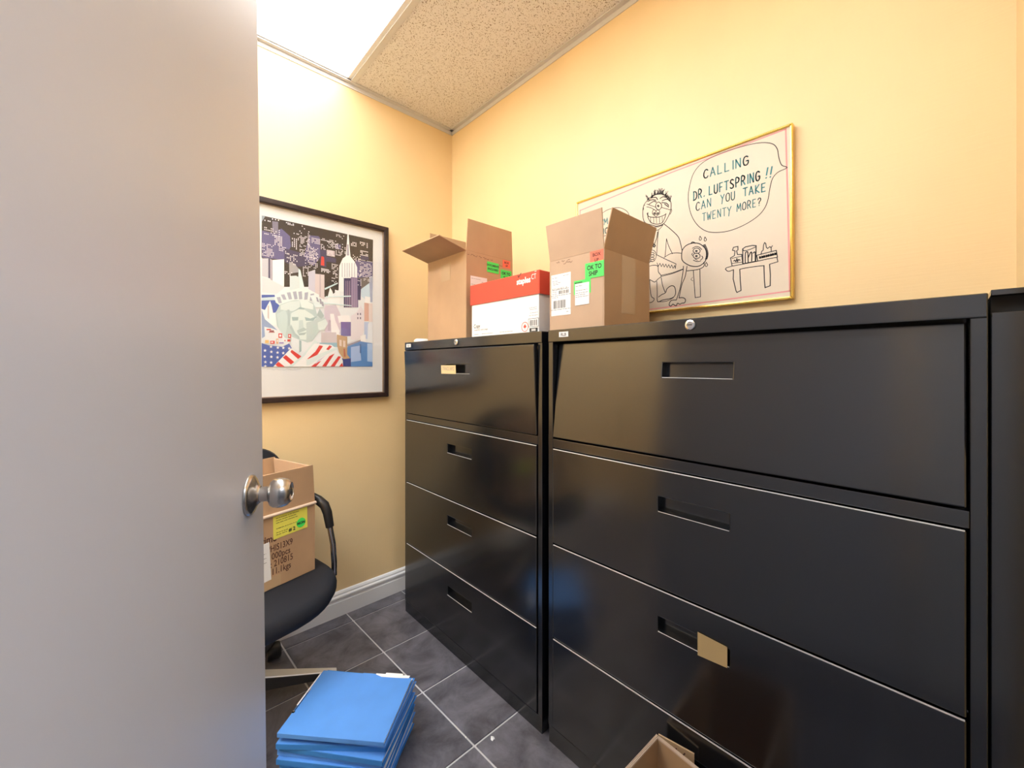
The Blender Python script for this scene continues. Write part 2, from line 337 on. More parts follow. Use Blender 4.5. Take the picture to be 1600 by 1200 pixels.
# ---- drawing and print outlines, in metres on their boards
DRAW=[('k',0.0022,1,[(0.313,1.7914),(0.3264,1.8041),(0.3333,1.8278),(0.3378,1.856),(0.3517,1.8765),(0.3851,1.892),(0.4351,1.8997),(0.4993,1.9017),(0.5506,1.8931),(0.5804,1.8686),(0.5945,1.8273),(0.5988,1.7855),(0.5896,1.7337),(0.5684,1.6915),(0.5389,1.6631),(0.5048,1.6507),(0.4666,1.6473),(0.4249,1.655),(0.3899,1.6708),(0.3706,1.69),(0.3611,1.7143),(0.3564,1.7451),(0.3494,1.7723),(0.3355,1.7862),(0.313,1.7914)]),
('k',0.0022,1,[(0.9657,1.8256),(0.925,1.84),(0.8752,1.8366),(0.8392,1.8159),(0.8236,1.7908),(0.8197,1.7554)]),
('k',0.0022,0,[(0.9482,1.7405),(0.925,1.7402)]),
('k',0.0026,1,[(0.7553,1.7451),(0.7647,1.7605),(0.768,1.7853),(0.7647,1.8104),(0.7529,1.8243),(0.7344,1.8359),(0.7117,1.8374),(0.6851,1.8292),(0.6678,1.8135),(0.6592,1.7883),(0.6613,1.7642),(0.6721,1.7423),(0.6873,1.7255),(0.7117,1.7233),(0.7298,1.7313),(0.7553,1.7451)]),
('k',0.0026,1,[(0.7506,1.7805),(0.7436,1.7666),(0.7162,1.7558),(0.6939,1.754),(0.6773,1.7574)]),
('k',0.0026,1,[(0.7473,1.7645),(0.7344,1.7418),(0.7117,1.7305),(0.6917,1.7308),(0.6816,1.747)]),
('k',0.0026,0,[(0.7473,1.7818),(0.7473,1.7645)]),
('k',0.0026,0,[(0.6786,1.7586),(0.6816,1.7461)]),
('k',0.0018,0,[(0.7367,1.763),(0.7358,1.7405)]),
('k',0.0018,0,[(0.7252,1.7599),(0.7243,1.7376)]),
('k',0.0018,0,[(0.7139,1.7569),(0.713,1.7346)]),
('k',0.0018,0,[(0.7027,1.7539),(0.7018,1.7318)]),
('k',0.0018,0,[(0.6917,1.7509),(0.6908,1.7289)]),
('k',0.0022,1,[(0.7298,1.7769),(0.7266,1.7846),(0.7198,1.7839),(0.7153,1.775),(0.7175,1.7672),(0.7257,1.7681),(0.7298,1.7769)]),
('k',0.006,0,[(0.7234,1.773),(0.7202,1.7713)]),
('k',0.0022,1,[(0.7157,1.773),(0.7126,1.7806),(0.7059,1.78),(0.7014,1.7712),(0.7036,1.7634),(0.7117,1.7643),(0.7157,1.773)]),
('k',0.006,0,[(0.7094,1.7692),(0.7063,1.7675)]),
('k',0.002,1,[(0.723,1.7653),(0.7162,1.7592),(0.7094,1.7607)]),
('k',0.0026,1,[(0.7063,1.8084),(0.6956,1.7981),(0.6948,1.7861),(0.705,1.7797),(0.7153,1.7898),(0.7162,1.8028),(0.7063,1.8084)]),
('k',0.006,0,[(0.7085,1.7964),(0.7054,1.7925)]),
('k',0.002,1,[(0.752,1.8145),(0.7344,1.8038),(0.7153,1.792)]),
('k',0.002,1,[(0.6952,1.7862),(0.6807,1.7779),(0.6613,1.7675)]),
('k',0.002,1,[(0.752,1.8046),(0.7344,1.7953),(0.7207,1.7842)]),
('k',0.003,1,[(0.7436,1.8108),(0.7252,1.8161),(0.7139,1.8106)]),
('k',0.003,1,[(0.7483,1.8229),(0.7298,1.8238),(0.7162,1.8176)]),
('k',0.003,1,[(0.6939,1.8026),(0.6764,1.7954),(0.6678,1.7846)]),
('k',0.003,1,[(0.6917,1.8082),(0.6742,1.8093),(0.6626,1.7975)]),
('k',0.003,1,[(0.6829,1.7944),(0.6678,1.7792)]),
('k',0.003,1,[(0.7344,1.8316),(0.7162,1.8282),(0.7094,1.8177)]),
('k',0.003,1,[(0.7005,1.8193),(0.6873,1.8215),(0.6721,1.8128)]),
('k',0.002,1,[(0.7586,1.8121),(0.7652,1.8106),(0.7642,1.7994),(0.7671,1.7959)]),
('k',0.002,1,[(0.6601,1.7721),(0.6566,1.7629),(0.6626,1.7522)]),
('k',0.0019,0,[(0.7483,1.8281),(0.7517,1.8381),(0.7551,1.845)]),
('k',0.0019,0,[(0.7465,1.8276),(0.7482,1.8374),(0.7499,1.8442)]),
('k',0.0019,0,[(0.7447,1.8271),(0.7431,1.8317),(0.7414,1.8347)]),
('k',0.0019,0,[(0.7429,1.8266),(0.7493,1.8396),(0.7556,1.849)]),
('k',0.0019,0,[(0.7412,1.826),(0.7443,1.8334),(0.7474,1.8387)]),
('k',0.0019,0,[(0.7394,1.8271),(0.733,1.8334),(0.7267,1.837)]),
('k',0.0019,0,[(0.7376,1.8283),(0.7333,1.8353),(0.729,1.8395)]),
('k',0.0019,0,[(0.7359,1.8295),(0.7341,1.8347),(0.7323,1.838)]),
('k',0.0019,0,[(0.7341,1.8306),(0.7324,1.8413),(0.7307,1.8483)]),
('k',0.0019,0,[(0.7324,1.8316),(0.7321,1.8418),(0.7318,1.8486)]),
('k',0.0019,0,[(0.7306,1.8326),(0.7284,1.837),(0.7262,1.8398)]),
('k',0.0019,0,[(0.7289,1.8335),(0.7256,1.8416),(0.7223,1.8467)]),
('k',0.0019,0,[(0.7271,1.8344),(0.7297,1.84),(0.7322,1.844)]),
('k',0.0019,0,[(0.7254,1.8352),(0.7207,1.8419),(0.7161,1.846)]),
('k',0.0019,0,[(0.7236,1.8359),(0.7209,1.8463),(0.7181,1.853)]),
('k',0.0019,0,[(0.7219,1.8365),(0.7192,1.8473),(0.7165,1.8542)]),
('k',0.0019,0,[(0.7202,1.837),(0.7215,1.8481),(0.7228,1.8557)]),
('k',0.0019,0,[(0.7184,1.8375),(0.7191,1.8494),(0.7198,1.8574)]),
('k',0.0019,0,[(0.7167,1.8378),(0.7119,1.8416),(0.7072,1.8437)]),
('k',0.0019,0,[(0.715,1.838),(0.7196,1.8457),(0.7242,1.8513)]),
('k',0.0019,0,[(0.7133,1.8382),(0.7074,1.8442),(0.7016,1.8477)]),
('k',0.0019,0,[(0.7115,1.8382),(0.71,1.8446),(0.7084,1.8487)]),
('k',0.0019,0,[(0.7098,1.8382),(0.7097,1.8456),(0.7096,1.8506)]),
('k',0.0019,0,[(0.7081,1.838),(0.71,1.8476),(0.7119,1.8542)]),
('k',0.0019,0,[(0.7064,1.8377),(0.7054,1.8488),(0.7043,1.8561)]),
('k',0.0019,0,[(0.7047,1.8373),(0.7024,1.8482),(0.7002,1.8552)]),
('k',0.0019,0,[(0.703,1.8369),(0.6986,1.8475),(0.6942,1.8541)]),
('k',0.0019,0,[(0.7013,1.8363),(0.6992,1.8414),(0.697,1.8445)]),
('k',0.0019,0,[(0.6996,1.8355),(0.6951,1.846),(0.6907,1.8524)]),
('k',0.0019,0,[(0.6979,1.8347),(0.6929,1.842),(0.6879,1.8463)]),
('k',0.0019,0,[(0.6962,1.8338),(0.6936,1.8391),(0.6909,1.8424)]),
('k',0.0019,0,[(0.6945,1.8328),(0.6904,1.8404),(0.6864,1.845)]),
('k',0.0019,0,[(0.6928,1.8317),(0.6955,1.8375),(0.6982,1.8417)]),
('k',0.0019,0,[(0.6912,1.8305),(0.6868,1.8411),(0.6825,1.8476)]),
('k',0.0019,0,[(0.6895,1.8291),(0.6945,1.8413),(0.6996,1.8499)]),
('k',0.0019,0,[(0.6878,1.8277),(0.6889,1.8337),(0.69,1.8378)]),
('k',0.0019,0,[(0.6861,1.8262),(0.6886,1.8373),(0.6912,1.845)]),
('k',0.0019,0,[(0.6844,1.8246),(0.6799,1.8281),(0.6754,1.8299)]),
('k',0.0019,0,[(0.6828,1.823),(0.6814,1.8274),(0.68,1.8302)]),
('k',0.0019,0,[(0.6811,1.8212),(0.6785,1.8274),(0.6758,1.8312)]),
('k',0.0019,0,[(0.6794,1.8194),(0.6748,1.8298),(0.6702,1.8362)]),
('k',0.0019,0,[(0.6778,1.8175),(0.6777,1.8295),(0.6777,1.8374)]),
('k',0.0019,0,[(0.6761,1.8156),(0.6784,1.8214),(0.6808,1.8255)]),
('k',0.0019,0,[(0.6745,1.8136),(0.6733,1.8179),(0.6721,1.8207)]),
('k',0.0019,0,[(0.6728,1.8116),(0.6765,1.8202),(0.6802,1.8263)]),
('k',0.0019,0,[(0.6712,1.8095),(0.6698,1.8147),(0.6685,1.818)]),
('k',0.0019,0,[(0.6695,1.8073),(0.6751,1.8199),(0.6806,1.829)]),
('k',0.0019,0,[(0.6679,1.8053),(0.6701,1.8176),(0.6724,1.826)]),
('k',0.0019,0,[(0.6662,1.8048),(0.6615,1.8106),(0.6568,1.814)]),
('k',0.0019,0,[(0.6646,1.8043),(0.6651,1.8128),(0.6656,1.8185)]),
('k',0.0019,0,[(0.663,1.8038),(0.6612,1.8122),(0.6595,1.8176)]),
('k',0.0019,0,[(0.6613,1.8033),(0.6606,1.8122),(0.6599,1.818)]),
('k',0.0022,1,[(0.7207,1.7222),(0.705,1.7195),(0.6886,1.7225)]),
('k',0.0022,1,[(0.7216,1.7088),(0.7036,1.7095),(0.6895,1.7211)]),
('k',0.0026,1,[(0.686,1.7252),(0.6592,1.6977),(0.634,1.6672),(0.6257,1.643),(0.6196,1.6146)]),
('k',0.0022,1,[(0.7054,1.7091),(0.7094,1.6721),(0.7126,1.622)]),
('k',0.003,1,[(0.7275,1.7039),(0.7298,1.6852),(0.7243,1.6606)]),
('k',0.003,1,[(0.7094,1.7016),(0.7126,1.6812),(0.7216,1.66)]),
('k',0.004,1,[(0.723,1.659),(0.7184,1.6542),(0.7221,1.6503),(0.7262,1.6546),(0.723,1.659)]),
('k',0.0022,1,[(0.6816,1.6054),(0.6786,1.636),(0.676,1.6695)]),
('k',0.0022,1,[(0.676,1.6695),(0.6678,1.642),(0.6541,1.6119)]),
('k',0.0022,1,[(0.6851,1.6048),(0.6635,1.613),(0.6423,1.6128),(0.6224,1.6072)]),
('k',0.0024,0,[(0.7126,1.6199),(0.6764,1.5961),(0.6415,1.5743),(0.644,1.5584)]),
('k',0.0022,0,[(0.644,1.5584),(0.6465,1.5699),(0.6518,1.5605),(0.6571,1.5733),(0.6624,1.5639),(0.6678,1.5767),(0.6731,1.5673),(0.6786,1.5802),(0.684,1.5707),(0.6895,1.5837),(0.695,1.5742),(0.7005,1.5873),(0.7061,1.5777),(0.7117,1.5908)]),
('k',0.0022,1,[(0.739,1.6394),(0.7275,1.64),(0.7171,1.6293),(0.7153,1.612),(0.7243,1.5989),(0.7367,1.6012),(0.7413,1.5956)]),
('k',0.002,1,[(0.7381,1.628),(0.7298,1.6323),(0.7216,1.6264),(0.7298,1.6238),(0.7381,1.628)]),
('k',0.002,1,[(0.7381,1.6195),(0.7298,1.6238),(0.7216,1.6179),(0.7298,1.6153),(0.7381,1.6195)]),
('k',0.002,1,[(0.7381,1.61),(0.7298,1.6144),(0.7216,1.6086),(0.7298,1.6059),(0.7381,1.61)]),
('k',0.002,1,[(0.7381,1.6023),(0.7298,1.6067),(0.7216,1.6009),(0.7298,1.5982),(0.7381,1.6023)]),
('k',0.0026,1,[(0.7436,1.5832),(0.7298,1.585),(0.7094,1.5792),(0.7063,1.5576),(0.6956,1.5407),(0.7072,1.5324),(0.7198,1.5233),(0.7298,1.5283),(0.7399,1.535)]),
('k',0.0024,1,[(0.6956,1.5398),(0.655,1.5427),(0.6155,1.551)]),
('k',0.002,1,[(0.6974,1.5435),(0.655,1.5456),(0.6159,1.5527)]),
('k',0.003,1,[(0.6216,1.6038),(0.6175,1.6199),(0.6054,1.6305),(0.5855,1.6337),(0.5621,1.627),(0.5438,1.6083),(0.5371,1.5868),(0.5431,1.5647),(0.5621,1.5527),(0.5855,1.5561),(0.6054,1.5677),(0.6196,1.5832),(0.6216,1.6038)]),
('k',0.0026,1,[(0.5902,1.6332),(0.5855,1.6377),(0.5776,1.6343),(0.5753,1.6307)]),
('k',0.0024,1,[(0.5823,1.6069),(0.5776,1.6138),(0.566,1.6122),(0.559,1.6037),(0.5629,1.5966),(0.5753,1.5976),(0.5823,1.6069)]),
('k',0.006,0,[(0.5729,1.605),(0.5698,1.6036)]),
('k',0.0024,1,[(0.5823,1.5899),(0.5776,1.5969),(0.566,1.5953),(0.559,1.5869),(0.5629,1.5798),(0.5753,1.5807),(0.5823,1.5899)]),
('k',0.006,0,[(0.5729,1.5881),(0.5698,1.5867)]),
('k',0.0022,1,[(0.5815,1.5759),(0.5698,1.569),(0.5575,1.5682)]),
('k',0.002,0,[(0.5757,1.578),(0.5679,1.5733)]),
('k',0.0022,1,[(0.5847,1.6161),(0.5737,1.6197),(0.5621,1.6153),(0.5537,1.6057)]),
('k',0.0022,1,[(0.5537,1.5843),(0.5506,1.5771),(0.5575,1.5714)]),
('k',0.002,1,[(0.5835,1.6),(0.587,1.5968),(0.5839,1.5922)]),
('k',0.0028,0,[(0.5484,1.6193),(0.5423,1.6195)]),
('k',0.0028,0,[(0.5469,1.6159),(0.5409,1.6161)]),
('k',0.0028,0,[(0.5455,1.6125),(0.5395,1.6127)]),
('k',0.0028,0,[(0.5442,1.6091),(0.5382,1.6094)]),
('k',0.0028,0,[(0.543,1.6057),(0.5369,1.606)]),
('k',0.0028,0,[(0.5419,1.6024),(0.5359,1.6027)]),
('k',0.0028,0,[(0.5409,1.5991),(0.535,1.5994)]),
('k',0.0028,0,[(0.5402,1.5959),(0.5342,1.5962)]),
('k',0.0028,0,[(0.5397,1.5927),(0.5337,1.593)]),
('k',0.0028,0,[(0.5394,1.5895),(0.5334,1.5899)]),
('k',0.0028,0,[(0.5393,1.5864),(0.5333,1.5868)]),
('k',0.0028,0,[(0.5395,1.5834),(0.5335,1.5837)]),
('k',0.0028,0,[(0.5399,1.5804),(0.5339,1.5807)]),
('k',0.0028,0,[(0.5405,1.5774),(0.5345,1.5778)]),
('k',0.0028,0,[(0.5413,1.5745),(0.5353,1.5748)]),
('k',0.0028,0,[(0.5422,1.5716),(0.5362,1.5719)]),
('k',0.002,1,[(0.5598,1.6511),(0.5621,1.6415),(0.5583,1.6375),(0.5544,1.6413),(0.5575,1.6482),(0.5598,1.6511)]),
('k',0.002,1,[(0.5438,1.6447),(0.5461,1.6351),(0.5423,1.6311),(0.5386,1.6349),(0.5416,1.6418),(0.5438,1.6447)]),
('k',0.002,1,[(0.5401,1.5603),(0.5423,1.5507),(0.5386,1.5469),(0.5348,1.5509),(0.5378,1.5576),(0.5401,1.5603)]),
('k',0.0026,1,[(0.6155,1.5615),(0.6175,1.5385),(0.627,1.4875),(0.6402,1.4485)]),
('k',0.0026,1,[(0.603,1.5592),(0.6094,1.5251),(0.6208,1.4987),(0.6307,1.4547)]),
('k',0.0028,1,[(0.6402,1.4485),(0.6592,1.4487),(0.666,1.4351),(0.6601,1.4295),(0.6528,1.4353),(0.6465,1.4313),(0.6402,1.429),(0.6361,1.4367),(0.6278,1.4325),(0.6216,1.435),(0.611,1.4363),(0.6086,1.4468),(0.6175,1.4539),(0.6307,1.4547)]),
('k',0.0024,0,[(0.5815,1.5404),(0.5784,1.4925),(0.5753,1.4487),(0.5579,1.4493),(0.559,1.4975),(0.5598,1.5406)]),
('k',0.0026,1,[(0.603,1.5433),(0.5698,1.5415),(0.5525,1.5451),(0.5461,1.5517),(0.5468,1.5624)]),
('k',0.0014,1,[(0.5835,1.519),(0.5894,1.512),(0.5823,1.5057)]),
('k',0.0026,1,[(0.7126,1.5239),(0.7108,1.4865),(0.7094,1.4517),(0.6895,1.4544),(0.655,1.4577),(0.6432,1.4713),(0.6465,1.4943),(0.6592,1.5002),(0.6742,1.492),(0.6799,1.479),(0.6939,1.4738),(0.7063,1.4669)]),
('k',0.002,1,[(0.7094,1.4504),(0.6764,1.4487),(0.6507,1.458)]),
('k',0.0026,1,[(0.7399,1.5332),(0.7381,1.503),(0.7335,1.4733),(0.7225,1.4626),(0.7298,1.4523),(0.7473,1.4501)]),
('k',0.0026,1,[(0.6956,1.5348),(0.6912,1.509),(0.6816,1.4818)]),
('k',0.0024,0,[(0.4801,1.528),(0.4773,1.5315),(0.4602,1.534),(0.4272,1.5346),(0.3919,1.5358),(0.3613,1.5377),(0.3383,1.5379),(0.3359,1.5244),(0.3563,1.5212)]),
('k',0.0024,1,[(0.4801,1.528),(0.4716,1.5194),(0.4561,1.5218)]),
('k',0.0024,1,[(0.4377,1.52),(0.4236,1.5211),(0.3953,1.5209),(0.3717,1.5196)]),
('k',0.0028,0,[(0.4561,1.5218),(0.4569,1.4927),(0.4491,1.4554),(0.4463,1.449),(0.4344,1.4538),(0.4366,1.4836),(0.4381,1.5196)]),
('k',0.0028,0,[(0.3717,1.5196),(0.3705,1.4754),(0.3688,1.4531),(0.3555,1.457),(0.355,1.4881),(0.357,1.5207)]),
('k',0.0026,0,[(0.4602,1.5346),(0.4649,1.5607),(0.4537,1.5655),(0.4519,1.5802),(0.4593,1.5838),(0.4561,1.5922),(0.4435,1.5925),(0.4432,1.5814),(0.4472,1.5793),(0.4445,1.5671),(0.4326,1.5653),(0.4299,1.536)]),
('k',0.002,0,[(0.4612,1.5583),(0.4322,1.5599)]),
('k',0.002,0,[(0.4612,1.5426),(0.4304,1.5409)]),
('k',0.003,0,[(0.4556,1.5488),(0.4528,1.5513),(0.4491,1.5456),(0.4463,1.5551),(0.4445,1.5447),(0.4417,1.5512),(0.4371,1.5483)]),
('k',0.003,0,[(0.4299,1.5816),(0.429,1.5355),(0.3936,1.5367),(0.3927,1.5835),(0.4023,1.5865),(0.4218,1.5862),(0.4299,1.5816)]),
('k',0.0024,1,[(0.4299,1.5816),(0.4254,1.5751),(0.4093,1.5759),(0.3932,1.5805)]),
('k',0.003,1,[(0.4227,1.5377),(0.4221,1.5662),(0.4182,1.5703),(0.4155,1.5668),(0.4146,1.5381)]),
('k',0.003,1,[(0.4138,1.5527),(0.4093,1.5636),(0.4058,1.5668),(0.4044,1.5587),(0.4049,1.5393)]),
('k',0.003,1,[(0.4009,1.5628),(0.3971,1.5654),(0.395,1.5607),(0.395,1.5393)]),
('k',0.0026,0,[(0.3884,1.5365),(0.391,1.5541),(0.3399,1.5585),(0.337,1.5377)]),
('k',0.0028,0,[(0.3836,1.5489),(0.3829,1.543),(0.3812,1.5481),(0.3805,1.5437)]),
('k',0.0028,0,[(0.3778,1.5493),(0.3771,1.5434),(0.3754,1.5485),(0.3747,1.5441),(0.3734,1.5473)]),
('k',0.0028,0,[(0.372,1.5497),(0.3714,1.5438),(0.3697,1.5489),(0.369,1.5445)]),
('k',0.0028,0,[(0.3663,1.5501),(0.3656,1.5442),(0.364,1.5492),(0.3633,1.5449),(0.362,1.5481)]),
('k',0.0028,0,[(0.3606,1.5505),(0.36,1.5446),(0.3583,1.5496),(0.3576,1.5453)]),
('k',0.0028,0,[(0.355,1.5509),(0.3543,1.545),(0.3527,1.55),(0.352,1.5457),(0.3507,1.5489)]),
('k',0.0028,0,[(0.3494,1.5512),(0.3487,1.5454),(0.3471,1.5504),(0.3464,1.5461)]),
('k',0.0028,0,[(0.3438,1.5516),(0.3432,1.5458),(0.3415,1.5508),(0.3409,1.5465),(0.3396,1.5496)]),
('k',0.0024,0,[(0.3793,1.5571),(0.3773,1.5638),(0.3739,1.566),(0.3727,1.5811),(0.37,1.5881),(0.367,1.5846),(0.3655,1.5728),(0.3621,1.5687),(0.3566,1.5728),(0.353,1.5696),(0.3527,1.5593)]),
('k',0.0024,0,[(0.353,1.5696),(0.3497,1.5742)]),
('p',0.004,0,[(1.0585,1.8758),(0.6561,1.898),(0.3161,1.9041)]),
('p',0.004,0,[(0.3161,1.9041),(0.3108,1.6678),(0.3063,1.4348)]),
('p',0.004,0,[(0.3063,1.4348),(0.5332,1.4296),(0.7745,1.4251),(1.0547,1.417)]),
('p',0.004,0,[(1.0575,1.8771),(1.0547,1.417)])]
WRIT=[('CALLING',[0.548,1.8392],[0.4073,1.8377],0.027,0.0036),('DR.',[0.5814,1.7771],[0.5403,1.7807],0.0283,0.0037),('LUFTSPRING',[0.5309,1.7796],[0.3781,1.779],0.0276,0.0037),('!!',[0.3686,1.7789],[0.3468,1.7772],0.0299,0.004),('CAN',[0.5729,1.7397],[0.5188,1.7421],0.0263,0.0028),('YOU',[0.4941,1.7426],[0.4479,1.7423],0.0252,0.0028),('TAKE',[0.4285,1.7439],[0.3623,1.7404],0.0243,0.0034),('TWENTY',[0.5519,1.6994],[0.4584,1.6976],0.0252,0.0026),('MORE?',[0.4463,1.7018],[0.3749,1.7024],0.0231,0.0026),("I'M",[0.9552,1.7828],[0.9147,1.7875],0.0237,0.0036),('NO',[0.9496,1.7483],[0.9147,1.7494],0.0213,0.0036)]
